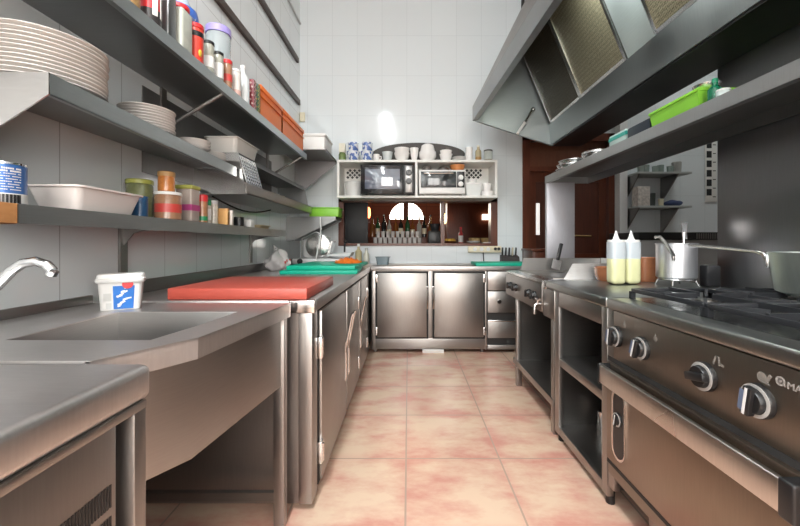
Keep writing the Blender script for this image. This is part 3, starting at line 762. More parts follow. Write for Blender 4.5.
# corner shelves
t = thing('storage_box', (-.98, 4.0, 2.101), 'white plastic box with lid on the upper corner shelf', 'box')
MB().box(-1.15, -.86, 3.80, 4.15, 2.101, 2.25, .012, 3).build('box_body', WHITE, t); MB().box(-1.16, -.85, 3.79, 4.16, 2.245, 2.275, .008, 3).build('lid', WHITE, t)
t = thing('lime_box', (-.95, 4.12, 1.436), 'lime green plastic box on the lower corner shelf', 'box')
MB().box(-1.08, -.76, 4.02, 4.24, 1.436, 1.525, .008, 3).build('box_body', GREENP, t); MB().box(-1.085, -.755, 4.015, 4.245, 1.52, 1.54, .005, 2).build('lid', mat('deeper_lime_lid', (.20, .52, .04), .4), t)
jar('cup', 'small purple and white cup at the edge of the lower corner shelf', 'cup', (-.715-.10, 4.275, 1.436), .030, .07, mat('purple_cup', (.24, .10, .36), .4), whitel, .012)
# crockery in the dish rack
rk = 1.458
for i, (y, l_) in enumerate(((2.86, 'white cup upside down in the dish rack, nearer the divider'), (2.98, 'white cup upside down in the dish rack, middle of the three'), (3.10, 'cream cup upside down in the dish rack, farthest from the divider'))):
    tag(MB().lathe((-1.07, y, rk), [(0, .085), (.03, .085), (.042, .06), (.046, 0), (.043, 0), (.038, .06), (.028, .08), (0, .08)][::-1], 24).build('cup', CHINA if i < 2 else CREAM), l_, 'cup', 'cups drying in the dish rack')
# black cable hanging under the rack
cpts = [(-1.25, 2.36+.11*k, 1.452-.055*math.sin(PI*k/9)-.004) for k in range(10)]
tag(MB().tube(cpts, .006, 8).build('hanging_cable', RUBBER), 'black cable sagging beneath the dish rack', 'cable')

# ------------------------------------------------------------------ plastic bag, slicer and containers on the left counter
t = thing('plastic_bag', (-1.15, 3.32, .906), 'white plastic bag with red print slumped against the left wall', 'bag')
m = MB().sphere((-1.17, 3.32, .975), .095, .95, 1.2, 1.0, 40, 28)
for v in m.bm.verts:
    p_ = v.co.copy(); h_ = (p_.z-.90)/.18
    tw = math.atan2(p_.y-3.32, p_.x+1.17)
    k_ = 1+.10*math.sin(tw*5+p_.z*40)+.07*math.sin(tw*9-p_.z*70)
    pinch = 1.12-.55*max(0, h_-.45)
    v.co.x = max(-1.315, -1.17+(p_.x+1.17)*k_*pinch); v.co.y = 3.32+(p_.y-3.32)*k_*pinch
    v.co.z = max(.907, p_.z+(.03*math.sin(tw*3) if h_ > .6 else 0))
m.build('bag_body', mat('white_bag_film', (.80, .77, .77), .25), t)
MB().tube([(-1.18, 3.30, 1.06), (-1.19, 3.28, 1.10), (-1.20, 3.30, 1.125), (-1.18, 3.33, 1.10), (-1.175, 3.34, 1.058)], .009, 6).build('bag_handle', mat('white_bag_film', (.80, .77, .77), .25), t)
m = MB()
for k in range(4): m.rbox((-1.085+.004*k, 3.255+.028*k, .98+.014*(k % 2)), (.012, .016, .022), (0, 0, .6))
m.build('red_print', redl, t)

t = thing('meat_slicer', (-1.02, 4.05, .906), 'white and silver electric meat slicer in the far left corner of the counter', 'meat slicer')
EN = mat('white_enamel', (.72, .73, .73), .22); 
MB().box(-1.24, -.66, 3.92, 4.22, .925, .985, .018, 3).build('base', EN, t)
for x in (-1.18, -.72):
    for y in (3.96, 4.18): MB().cyl((x, y, .906), .018, .022, 14).build('foot', RUBBER, t)
MB().lathe((-.98, 4.0, 1.12), [(0, 0), (.125, 0), (.13, .004), (.13, .012), (.10, .022), (0, .026)], 44, 'y').build('blade', ST_B, t)
MB().box(-1.16, -.86, 4.03, 4.16, .985, 1.20, .04, 4).build('motor_housing', EN, t)
MB().hexa([(-.86, 3.90, 1.01), (-.62, 3.90, 1.01), (-.62, 4.12, 1.01), (-.86, 4.12, 1.01), (-.86, 3.90, 1.03), (-.60, 3.90, 1.05), (-.60, 4.12, 1.05), (-.86, 4.12, 1.03)]).box(-.66, -.64, 3.96, 4.06, .97, 1.03).build('carriage', EN, t)
MB().hexa([(-.87, 3.955, 1.03), (-.85, 3.955, 1.03), (-.85, 4.12, 1.03), (-.87, 4.12, 1.03), (-.83, 3.955, 1.17), (-.81, 3.955, 1.17), (-.81, 4.12, 1.17), (-.83, 4.12, 1.17)]).build('thickness_plate', ST_B, t)
MB().lathe((-1.15, 3.925, .955), [(0, 0), (.03, 0), (.028, .02), (0, .022)], 22, 'y').build('dial', BLACK, t)
MB().tube([(-.70, 4.05, 1.05), (-.70, 4.05, 1.13), (-.69, 4.05, 1.15)], .010, 10).sphere((-.69, 4.05, 1.165), .02).build('pusher_handle', BLACK, t)
MB().tube([(-1.14, 3.95, .99), (-1.13, 3.93, 1.20), (-.98, 3.92, 1.265), (-.83, 3.95, 1.20)], .008, 8).build('blade_guard', ST, t)
MB().tube([(-.93, 3.90, 1.42), (-.93, 3.905, 1.36), (-.925, 3.905, 1.30), (-.93, 3.905, 1.22), (-.95, 3.90, 1.12), (-.97, 3.895, 1.0), (-.98, 3.915, .955)], .007, 8).build('power_cord', whitel, t)
jar('oil_bottle', 'yellowish squeeze bottle at the right end of the meat slicer', 'bottle', (-.575, 4.26, .906), .038, .235, mat('yellowish_oil_plastic', (.48, .42, .24), .3), whitel, .03, neck=.4)
jar('sauce_bottle', 'pale squeeze bottle beside the yellowish oil bottle', 'bottle', (-.49, 4.30, .906), .034, .19, mat('pale_sauce_plastic', (.55, .54, .46), .3), mat('grey_cap', (.4, .4, .38), .4), .03, neck=.5)
t = thing('deli_container', (-.30, 4.17, .906), 'small clear blue-grey deli container on the back counter', 'container')
tray((-.29, 4.17, .906), .15, .12, .09, .012).build('container_body', mat('blue_grey_clear_plastic', (.20, .26, .29), .2), t)
# ------------------------------------------------------------------ back counter
t = thing('refrigerated_counter', (.55, 4.18, 0), 'steel fridge counter with two doors and a drawer stack across the back wall', 'counter')
FY = 3.87
MB().box(-.395, 1.36, FY-.03, 4.485, .862, .908, .005).build('worktop', ST_W, t)
MB().box(-.385, 1.34, FY+.012, 4.47, .04, .863).build('body', ST_V, t)
MB().box(-.385, -.345, FY-.004, FY+.02, .035, .862, .003).build('corner_post', ST_V, t)
MB().box(-.345, .80, FY-.002, FY+.02, .04, .155, .002).build('base_panel', ST, t)
MB().box(.20, .255, FY-.002, FY+.02, .155, .862, .002).build('door_mullion', ST_V, t)
for x0, x1, hx in ((-.328, .190, .196), (.268, .782, .26)):
    d = MB().box(x0, x1, FY-.026, FY+.002, .168, .838, .006).build('door', ST_V, t)
    MB().box(x0-.016, x1+.016, FY-.012, FY+.013, .152, .853).build('gasket', RUBBER, d)
    hm = MB().tube([(hx, FY-.028, .47), (hx, FY-.052, .50), (hx, FY-.052, .66), (hx, FY-.028, .69)], .010, 8)
    hm.box(hx-.012, hx+.012, FY-.03, FY-.01, .60, .70, .003)
    hm.build('handle', ST_B, d)
    ex = x0-.008 if x0 < 0 else x1+.008
    for z in (.19, .74): MB().box(ex-.012, ex+.012, FY-.030, FY+.01, z, z+.085, .003).build('hinge', ST_B, d)
MB().box(.80, .822, FY-.004, FY+.02, .035, .862, .002).build('side_rail', ST_V, t)
dk = MB().box(.822, 1.34, FY+.004, FY+.02, .06, .862).build('drawer_bay', DARK, t)
MB().box(.826, 1.335, FY-.02, FY+.006, .655, .852, .004).build('drawer_front', ST, t)
u = MB().box(.826, 1.335, FY-.02, FY+.006, .425, .645, .004).build('drawer_front', ST, t)
MB().lathe((.945, FY-.02, .54), [(0, 0), (.022, 0), (.020, .012), (0, .014)], 24, 'y').build('lock', CHROME, u)
u = MB().box(.826, 1.335, FY-.02, FY+.006, .16, .345, .004).build('drawer_front', ST, t)
MB().box(.826, 1.335, FY-.026, FY+.004, .33, .348, .003).build('drawer_pull', ST_B, u)
MB().box(.826, 1.335, FY-.012, FY+.006, .04, .085, .003).build('kick_panel', ST, t)
for x in (-.35, .78, 1.30):
    for y in (FY+.06, 4.42): MB().cyl((x, y, 0), .02, .042, 12).build('leg', ST_D, t)
tag(MB().box(.145, .37, FY-.01, FY+.12, 0, .038, .004).build('tile_block', WHITE), 'white tile piece wedging the back counter off the floor', 'tile')
tag(MB().rbox((1.0, 4.06, .924), (.58, .36, .032), (0, 0, -.02), .005).build('cutting_board', greenb), 'single green cutting board on the back counter near the doorway', 'cutting board')
# power strip, knives, small cabinet
t = thing('power_strip', (.90, 4.49, 1.03), 'cream power strip with dark sockets under the serving hatch', 'power strip')
MB().box(.72, 1.12, 4.455, 4.498, 1.035, 1.112, .006).build('strip_body', CREAM, t)
for x in (.80, .88, .96): MB().lathe((x, 4.455, 1.075), [(0, 0), (.024, 0), (.024, .002), (0, .002)], 18, 'y').build('socket', WHITE, t)
for x in (1.045, 1.085): MB().lathe((x, 4.455, 1.08), [(0, 0), (.018, 0), (.016, .022), (0, .022)], 18, 'y').build('plug', BLACK, t)
MB().tube([(.90, 4.462, 1.036), (.905, 4.462, .97), (.91, 4.47, .925)], .006, 8).build('power_cord', RUBBER, t)
t = thing('knife_block', (1.20, 4.40, .908), 'dark knife block against the back wall beside the doorway', 'knife block')
MB().hexa([(1.10, 4.35, .908), (1.31, 4.35, .908), (1.31, 4.46, .908), (1.10, 4.46, .908), (1.10, 4.37, .985), (1.31, 4.37, .985), (1.31, 4.46, 1.005), (1.10, 4.46, 1.005)]).build('block', mat('black_wood', (.03, .022, .02), .5), t)
KH = (BLACK, BLACK, BLACK, mat('cream_knife_handle', (.55, .48, .36), .5), BLACK)
for k, nm in enumerate(('leftmost', 'second from the left', 'third from the left', 'cream-handled', 'rightmost')):
    x = 1.125+.04*k
    tt = thing('kitchen_knife', (x, 4.42, .99), (f'black-handled knife, {nm} in the knife block' if k != 3 else 'cream-handled knife, second from the right in the knife block'), 'knife', 'knives in the block')
    MB().rbox((x, 4.43, 1.045), (.018, .026, .105), (.18, 0, 0), .006).build('handle', KH[k], tt)
    MB().rbox((x, 4.445, .985), (.003, .022, .03), (.18, 0, 0)).build('blade', CHROME, tt)
t = thing('wooden_cabinet', (1.53, 4.30, 0), 'low dark wooden cabinet in front of the doorway, right of the knives', 'cabinet')
MB().box(1.375, 1.72, 4.10, 4.44, .0, 1.06, .004).build('cabinet_body', BROWNW, t); MB().box(1.355, 1.74, 4.08, 4.45, 1.06, 1.085, .004).build('top', BROWNW, t)
dd = MB().box(1.39, 1.705, 4.088, 4.102, .85, 1.045, .004).build('drawer', BROWNW, t); MB().tube([(1.50, 4.085, .985), (1.505, 4.065, .985), (1.59, 4.065, .985), (1.595, 4.085, .985)], .006, 8).build('handle', CHROME, dd)

# ------------------------------------------------------------------ white wall shelf with the ovens
SY = 4.14
t = thing('open_shelf_unit', (.10, 4.32, 1.655), 'white open shelf unit holding two small ovens over the serving hatch', 'shelf')
m = MB()
for z0, z1 in ((1.655, 1.682), (2.055, 2.082)): m.box(-.80, .995, SY, 4.498, z0, z1, .002)
for x0, x1 in ((-.80, -.775), (.075, .10), (.97, .995)): m.box(x0, x1, SY+.001, 4.498, 1.682, 2.055)
m.build('frame', MELA, t)
MB().box(-.775, .97, 4.488, 4.496, 1.682, 2.055).build('back_board', MELA, t)
for x0, x1 in ((-.765, -.545), (.65, .90)):
    m = MB()
    nx = int((x1-x0)/.055)
    for i in range(nx):
        for j in range(4):
            m.rbox((x0+.03+i*.055+(.0275 if j % 2 else 0), 4.4865, 1.945+j*.0275), (.028, .003, .028), (0, .785, 0))
    m.build('lattice_panel', BLACK, t)
# microwave
t = thing('microwave_oven', (-.20, 4.25, 1.683), 'black microwave oven with silver dials on the left half of the white shelf', 'microwave')
x0, x1, y0, z0, z1 = -.53, .065, 4.07, 1.690, 2.015
MB().box(x0, x1, y0+.02, 4.44, z0, z1, .008).build('oven_body', mat('black_enamel', (.016, .016, .018), .25), t)
d = MB().box(x0+.005, x1-.125, y0, y0+.022, z0+.004, z1-.004, .006).build('door', mat('black_gloss_door', (.014, .014, .016), .12), t)
MB().box(x0+.05, x1-.16, y0-.003, y0+.001, z0+.055, z1-.05, .001).build('door_window', mat('grey_tinted_window', (.12, .14, .19), .05, spec=1.0, coat=1), d)
p = MB().box(x1-.12, x1-.004, y0, y0+.022, z0+.004, z1-.004, .005).build('control_panel', mat('black_panel', (.03, .03, .032), .3), t)
MB().box(x1-.098, x1-.026, y0-.002, y0+.001, z0+.02, z1-.02, .001).build('silver_inlay', ST_D, p)
for z in (z0+.14, z0+.235):
    MB().lathe((x1-.062, y0-.002, z), [(0, 0), (.034, 0), (.031, .016), (.028, .020), (0, .020)], 26, 'y').rbox((x1-.062, y0-.026, z), (.008, .012, .054), (0, .3, 0), .002).build('dial', mat('dark_grey_dial', (.06, .06, .06), .3), t)
for x in (x0+.06, x1-.06): MB().cyl((x, 4.14, 1.682), .016, .009, 12).build('foot', RUBBER, t)
# toaster oven
t = thing('toaster_oven', (.37, 4.26, 1.683), 'white toaster oven with glass door on the right half of the white shelf', 'oven')
x0, x1, z0, z1 = .115, .635, 1.692, 1.965; y0 = 4.10
MB().box(x0, x1, y0+.015, 4.42, z0, z1, .01, 3).build('oven_body', WHITE, t)
d = MB().box(x0+.022, x1-.105, y0, y0+.018, z0+.075, z1-.022, .003).build('door', GLASSD, t)
plab(d, 'dark reflecting glass door')
MB().tube([(x0+.05, y0, z1-.045), (x0+.055, y0-.02, z1-.045), (x1-.14, y0-.02, z1-.045), (x1-.135, y0, z1-.045)], .006, 8).build('handle', CHROME, d)
p = MB().box(x1-.098, x1-.012, y0+.002, y0+.018, z0+.075, z1-.022, .003).build('control_panel', BLACK, t)
for z in (z0+.112, z0+.185): MB().lathe((x1-.055, y0+.002, z), [(0, 0), (.030, 0), (.026, .016), (0, .018)], 26, 'y').rbox((x1-.055, y0-.018, z), (.007, .006, .046), (0, .2, 0)).build('dial', WHITE, p)
MB().box(x0+.006, x1-.006, y0+.003, y0+.018, z0+.006, z0+.068, .004).build('crumb_panel', WHITE, t)
for x in (x0+.05, x1-.05):
    for y in (4.16, 4.38): MB().cyl((x, y, 1.682), .014, .012, 12).build('foot', RUBBER, t)

BLUEW = two_tone('blue_and_white_china', (.74, .77, .82), (.10, .17, .42), 24, .50)
def pot(name, label, cat, c, prof, m, group=None, n=28, handle=None):
    t = thing(name, c, label, cat, group) if handle else None
    mb = MB().lathe(c, prof, n)
    if not handle: return tag(mb.build(name, m), label, cat, group)
    mb.build('cup_body', m, t)
    x, y, z = c; r, h, d = handle
    MB().tube([(x+r*.95, y-.0, z+h*.75), (x+r+d, y, z+h*.7), (x+r+d, y, z+h*.35), (x+r*.92, y, z+h*.25)], .006, 8).build('handle', m, t)
    return t
def bowl_p(r, h): return [(0, .0), (r*.5, 0), (r*.85, h*.45), (r, h), (r*.95, h), (r*.8, h*.5), (0, .02)]
def cup_p(r, h): return [(0, 0), (r*.8, 0), (r*.9, h*.1), (r, h), (r*.94, h), (r*.84, h*.15), (0, h*.1)]
# inside the shelf
t = thing('plastic_basket', (-.64, 4.31, 1.683), 'tall white basket at the left end of the white shelf beside the microwave', 'basket')
MB().lathe((-.64, 4.31, 1.683), [(0, 0), (.085, 0), (.10, .17), (.105, .175), (.097, .175), (.082, .008), (0, .008)], 30).build('basket_body', mat('greyish_white_plastic', (.62, .62, .60), .45), t)
for k, (x, r, h, l_) in enumerate(((.21, .06, .06, 'grey steel bowl upside down on the left of the toaster oven'), (.40, .075, .055, 'grey steel bowl upside down in the middle of the toaster oven'))):
    tag(MB().lathe((x, 4.24, 1.966), [(r, 0), (r*.9, h*.55), (r*.5, h), (0, h), (0, h-.004), (r*.48, h-.006), (r*.86, h*.5), (r*.95, 0), (r, 0)], 28).build('steel_bowl', ST), l_, 'bowl', 'steel bowls on the toaster oven')
tag(MB().lathe((.56, 4.24, 1.966), [(0, 0), (.06, 0), (.085, .055), (.088, .07), (.08, .07), (.058, .01), (0, .01)], 28).build('terracotta_dish', mat('terracotta_orange', (.58, .22, .07), .45)), 'terracotta orange dish on the right end of the toaster oven', 'dish')
t = thing('food_box', (.735, 4.27, 1.683), 'translucent white food box with lid right of the toaster oven', 'food box')
MB().hexa([(.66, 4.20, 1.683), (.81, 4.20, 1.683), (.81, 4.34, 1.683), (.66, 4.34, 1.683), (.65, 4.19, 1.82), (.82, 4.19, 1.82), (.82, 4.35, 1.82), (.65, 4.35, 1.82)]).build('box_body', mat('milky_box', (.66, .68, .66), .3), t)
MB().box(.645, .825, 4.185, 4.355, 1.818, 1.838, .006).build('lid', WHITE, t)
tag(MB().lathe((.735, 4.27, 1.839), [(0, 0), (.045, 0), (.055, .045), (.05, .045), (.04, .006), (0, .006)], 24).build('china_bowl', CHINA), 'small white bowl standing on the translucent food box', 'bowl')
pot('cup', 'white cup standing on a bowl at the right end inside the white shelf', 'cup', (.90, 4.25, 1.745), cup_p(.05, .085), CHINA)
pot('china_bowl', 'white bowl under the cup at the right end inside the white shelf', 'bowl', (.90, 4.25, 1.683), [(0, 0), (.06, 0), (.068, .05), (.066, .06), (0, .062)], CHINA)
# on top
TZ = 2.083
tag(MB().lathe((-.765, 4.28, TZ), [(0, 0), (.042, 0), (.042, .09), (.03, .11), (0, .11)], 22).build('glass_jar', mat('green_pickle_jar', (.17, .24, .08), .2, var=.5)), 'green pickle jar at the left end on top of the white shelf', 'jar')
tag(MB().box(-.80, -.73, 4.25, 4.31, TZ+.111, TZ+.215, .006).build('small_carton', mat('cream_carton', (.74, .70, .58), .6)), 'small cream carton balanced on the green pickle jar', 'carton')
L = [(-.635, TZ, 'blue and white bowl, lower left of the four by the pickle jar'), (-.475, TZ, 'blue and white bowl, lower right of the four by the pickle jar')]
for x, z, l_ in L: pot('china_bowl', l_, 'bowl', (x, 4.26, z), bowl_p(.074, .115), BLUEW, 'blue and white bowls')
for x, z, l_ in ((-.635, TZ+.117, 'blue and white cup, upper left on the stacked bowls'), (-.475, TZ+.117, 'blue and white cup, upper right on the stacked bowls')): 
    pot('china_cup', l_, 'cup', (x, 4.26, z), cup_p(.062, .10), BLUEW, 'blue and white cups')
pot('china_cup', 'small plain white cup right of the blue and white bowls', 'cup', (-.365, 4.22, TZ), cup_p(.036, .075), CHINA, handle=(.036, .075, .018))
pot('glass_bowl', 'pale glass bowl left of the white dish pile on top of the shelf', 'bowl', (-.245, 4.30, TZ), bowl_p(.062, .12), mat('pale_glass', (.60, .64, .64), .1, var=.1))
# large dark oval tray leaning on the wall
ov = MB(); pts = [(.12+.56*math.cos(2*PI*k/48), .135*math.sin(2*PI*k/48)) for k in range(48)]
ov.prism(pts, 0, .012, 'z'); ov.xform(Matrix.Translation((0, 4.462, TZ+.136)) @ Matrix.Rotation(PI/2+.12, 4, 'X'))
dm = mat('dark_oval_tray_wood', (.022, .016, .012), .5)
tag(ov.build('oval_tray', dm), 'large dark oval tray leaning on the wall behind the white dishes', 'tray')
# heap of white crockery
hp = [('china_bowl', -.075, 4.26, 0, bowl_p(.09, .10), 'white bowl, leftmost of the white dish pile'), ('china_bowl', -.075, 4.26, .052, bowl_p(.09, .10), 'white bowl nested in the leftmost white bowl'),
      ('china_bowl', .066, 4.23, 0, bowl_p(.049, .15), 'white bowl, second from the left in the white dish pile'), ('soup_tureen', .22, 4.28, 0, [(0, 0), (.06, 0), (.10, .06), (.10, .11), (.085, .13), (.07, .19), (.04, .21), (0, .215)], 'white lidded tureen in the middle of the dish pile'),
      ('china_bowl', .43, 4.25, 0, bowl_p(.075, .085), 'white bowl right of the white tureen'), ('china_bowl', .43, 4.25, .045, bowl_p(.07, .08), 'white bowl nested on the right-hand white bowl')]
for nm, x, y, dz, pf, l_ in hp: pot(nm, l_, 'bowl' if nm != 'soup_tureen' else 'tureen', (x, y, TZ+dz), pf, CHINA)
for k in range(4):
    tag(MB().lathe((.59, 4.30, TZ+.014*k), [(0, .001), (.05, 0), (.085, .014), (.086, .017), (.05, .005), (0, .004)], 30).build('china_plate', CHINA), ('white plate on top of the small plate pile right of the white bowls' if k == 3 else f'white plate, {ORD[3-k]} from the top of the small plate pile right of the white bowls'), 'plate', 'small plate pile on the white shelf')
for k in range(3):
    pot('china_cup', ('white cup on top of the three-cup stack' if k == 2 else ('white cup in the middle of the three-cup stack' if k == 1 else 'white cup at the bottom of the three-cup stack')), 'cup', (.69, 4.22, TZ+.044*k), cup_p(.042, .065), CHINA, 'stacked cups on the white shelf')
jar('sauce_bottle', 'amber and cream bottle with narrow neck on the right of the white shelf top', 'bottle', (.80, 4.24, TZ), .034, .185, mat('cream_amber_bottle', (.50, .42, .26), .25, var=.3), mat('cream_cap', (.7, .66, .55), .4), .02, mat('amber_band', (.36, .20, .06), .4), neck=.45, bandz=(.05, .3))
jar('glass_jar', 'clear glass jar with dark lid at the right end on top of the white shelf', 'jar', (.915, 4.25, TZ), .048, .135, mat('pale_jar_glass', (.60, .64, .60), .12, var=.15), mat('dark_lid', (.10, .10, .09), .4), .016, mat('dark_jar_foot', (.20, .18, .10), .4), bandz=(.02, .2))

# ------------------------------------------------------------------ things in the bar beyond the hatch
t = thing('bar_counter', (-.1, 5.3, 0), 'dark wooden bar counter just beyond the serving hatch', 'counter')
MB().box(-2.6, 2.6, 5.02, 5.55, 1.07, 1.115, .006).build('counter_top', BROWNW, t); MB().box(-2.55, 2.55, 5.06, 5.5, 0, 1.07).build('counter_front', BROWNW, t)
bz = 1.116
MB().box(-.75, .42, 5.27, 5.50, 1.115, 1.235, .004).build('bottle_riser', BROWNW, t)
cols = [mat('green_bottle_glass', (.02, .10, .04), .12), mat('amber_bottle_glass', (.22, .08, .02), .12), mat('dark_bottle_glass', (.015, .015, .014), .1), mat('pale_bottle_glass', (.40, .40, .36), .12), mat('red_bottle_glass', (.30, .02, .02), .15)]
cn = ['green', 'amber', 'dark', 'pale', 'red']
proto = {}
seq = [2, 1, 0, 2, 3, 1, 2, 0, 1, 3, 2, 1]
for k, ci in enumerate(seq):
    x = -.62+.085*k+(.01 if k % 2 else 0); y = 5.33+.05*(k % 3); r = .032+.004*(k % 2); h = .27+.05*((k*5) % 4)/3
    tt = thing('liquor_bottle', (x, y, bz), f'{cn[ci]} glass bottle on the bar counter, {ORD[k]} from the left of the bottle row', 'bottle', 'bottle row on the bar')
    bz = 1.236
    MB().lathe((x, y, bz), [(0, 0), (r, 0), (r, h*.58), (r*.38, h*.74), (r*.34, h*.96), (0, h*.96)], 16).build('bottle_body', cols[ci], tt)
    MB().cyl((x, y, bz+h*.94), r*.40, h*.07, 12).build('cap', cols[(ci+1) % 5], tt)
    if k % 2 == 0: MB().lathe((x, y, bz), [(r+.0008, h*.15), (r+.0008, h*.42)], 16).build('label_band', CREAM, tt)
bz = 1.116
gm = mat('sparkling_bar_glass', (.74, .72, .70), .08, var=.2, spec=1.0)
k = 0
for row, zz, yy in ((0, bz, 5.14),):
    for i in range(10):
        x = -.46+.068*i
        tag(MB().lathe((x, yy, zz), [(0, 0), (.024, 0), (.030, .11), (.027, .11), (.022, .008), (0, .008)], 16).build('tumbler', gm), f'upturned bar glass, {ORD[i]} from the left of the lower glass row', 'glass', 'lower glass row on the bar')
        if i > 0:
            tag(MB().lathe((x-.03, yy+.012, zz+.1115), [(0, 0), (.022, 0), (.028, .085), (.025, .085), (.02, .008), (0, .008)], 16).build('tumbler', gm), f'bar glass stacked on the lower row, {ORD[i-1]} from the left', 'glass', 'upper glass row on the bar')
t = thing('coffee_grinder', (.38, 5.15, bz), 'dark squat coffee grinder on the bar counter right of the bottles', 'grinder')
MB().box(.27, .47, 5.06, 5.25, bz, bz+.20, .012).build('housing', BLACK, t); MB().lathe((.37, 5.155, bz+.20), [(0, 0), (.05, 0), (.075, .10), (0, .10)], 20).build('hopper', GLASSD, t)
t = thing('fruit_bowl', (.585, 5.20, bz), 'low bowl of yellow fruit on the bar counter', 'bowl'); MB().lathe((.585, 5.20, bz), bowl_p(.11, .06), 24).build('bowl_body', BROWNW, t)
for i, (dx, dy) in enumerate(((-.05, 0), (.04, .02), (0, -.055), (.0, .065))):
    tag(MB().sphere((.585+dx, 5.20+dy, bz+.065), .035, 1.15, 1, .95).build('lemon', mat('lemon_skin', (.75, .45, .08), .5)), ('yellow lemon at the left of the fruit bowl', 'yellow lemon at the right of the fruit bowl', 'yellow lemon at the front of the fruit bowl', 'yellow lemon at the back of the fruit bowl')[i], 'lemon', 'lemons in the bowl')
jar('sauce_bottle', 'red sauce bottle on the bar counter beside the fruit bowl', 'bottle', (.735, 5.20, bz), .033, .26, mat('red_sauce', (.42, .03, .03), .3), REDP, .03, whitel, neck=.45, bandz=(.2, .6))
def basket(x, label):
    t = thing('bread_basket', (x, 4.86, 1.116), label, 'basket')
    return t
for x, l_ in ((.93, 'straw bread basket standing left on the hatch sill side of the bar'), (1.10, 'straw bread basket standing right on the hatch sill side of the bar')):
    tag(MB().lathe((x, 5.20, bz), [(0, 0), (.07, 0), (.085, .10), (.08, .105), (.066, .01), (0, .01)], 24).build('bread_basket', mat('straw_weave', (.48, .34, .15), .7, var=.3, scale=50)), l_, 'basket', 'straw baskets on the bar')
for k, l_ in enumerate(('white plate on top of the pair on the right of the hatch sill', 'white plate under another on the right of the hatch sill')):
    tag(MB().lathe((.80, 4.565, 1.148+.012*(1-k)), [(0, .001), (.05, 0), (.085, .012), (.086, .015), (.05, .004), (0, .003)], 28).build('china_plate', CHINA), l_, 'plate', 'plates on the hatch sill')
tag(tray((.98, 4.56, 1.148), .16, .09, .012, .006).build('steel_tray', ST), 'flat steel tray at the right end of the hatch sill', 'tray')
# lamps in the bar
lampm = mat('glowing_lamp_shade', (1, .72, .3), .5, emit=(1, .55, .16), estr=9)
spotm = mat('glowing_spot_lens', (1, .9, .7), .5, emit=(1, .85, .6), estr=14)
def wall_lamp(x, y, z, label, m=lampm):
    t = thing('wall_lamp', (x, y, z), label, 'lamp')
    MB().lathe((x, y, z), [(.02, 0), (.036, .05), (.032, .15), (.014, .18), (0, .18)], 18).build('lamp_shade', m, t); MB().tube([(x, y, z), (x, y+.0, z-.06), (x, y+.12, z-.06)], .008, 8).build('lamp_arm', BROWNW, t)
t = thing('bar_column', (.82, 7.0, 0), 'dark wooden column standing in the bar right of the brick wall', 'column')
MB().box(.72, 1.12, 6.9, 7.2, 0, 3.2).build('column_shaft', BROWNW, t)
wall_lamp(.655, 6.72, 1.50, 'glowing amber lamp beside the dark column in the bar')
wall_lamp(-.66, 6.1, 1.56, 'glowing orange lamp at the left of the bar behind the bottles', mat('glowing_orange_shade', (1, .45, .2), .5, emit=(1, .28, .10), estr=6))
for x, y, l_ in ((-.37, 6.8, 'left ceiling spotlight in the bar'), (.30, 6.8, 'right ceiling spotlight in the bar')):
    t = thing('ceiling_spotlight', (x, y, 1.88), l_+' seen through the hatch', 'spotlight', 'bar spotlights')
    MB().tube([(x, y, 1.93), (x, y, 3.2)], .010, 8).lathe((x, y, 1.885), [(.0, .06), (.05, .05), (.06, 0), (.055, 0), (.045, .045), (0, .05)], 20).build('lamp_housing', BROWNW, t)
    MB().cyl((x, y, 1.888), .05, .012, 18).build('lens', spotm, t)
tag(MB().box(1.52, 1.68, 7.6, 7.64, 1.63, 1.74, .004).build('lit_sign', mat('lit_white_sign', (1, .9, .8), .5, emit=(1, .88, .72), estr=5)), 'bright lit panel on the far right in the bar', 'panel')
t = thing('bar_partition', (1.7, 7.72, 0), 'dark wooden partition on the right in the bar behind the lit panel', 'partition')
MB().box(1.15, 2.9, 7.66, 7.74, 0, 2.3).build('partition_panel', BROWNW, t)
# ------------------------------------------------------------------ griddle on its open stand
FX = .865
t = thing('griddle', (1.26, 2.82, 0), 'steel griddle with splash guards on an open stand, farthest on the cooking line', 'griddle')
MB().box(FX+.004, 1.69, 2.375, 3.27, .70, .885, .004).build('body', ST, t)
MB().box(FX-.006, FX+.012, 2.385, 3.265, .705, .885, .003).build('control_panel', ST_V, t)
MB().box(FX-.004, 1.69, 2.375, 3.272, .885, .91, .006).build('top_frame', ST_B, t)
MB().box(FX+.10, 1.63, 2.47, 3.235, .905, .914, .003).build('cooking_plate', steel('griddle_plate', (.34, .32, .29), .3, (3, 30, 3)), t)
sg = MB()
sg.prism([(1.03, .908), (1.09, 1.012), (1.69, 1.02), (1.69, .908)], 2.455, 2.461, 'y')
sg.box(1.684, 1.69, 2.455, 3.24, .908, 1.02)
MB().prism([(.985, .908), (1.01, 1.012), (1.69, 1.016), (1.69, .908)], 3.250, 3.256, 'y').box(1.01, 1.69, 3.235, 3.262, 1.006, 1.018).build('far_guard', ST, t)
sg.build('splash_guard', steel('splash_guard_steel', (.82, .82, .82), .5, (4, 4, 20)), t)  # bright reflection on this guard painted in as a paler steel
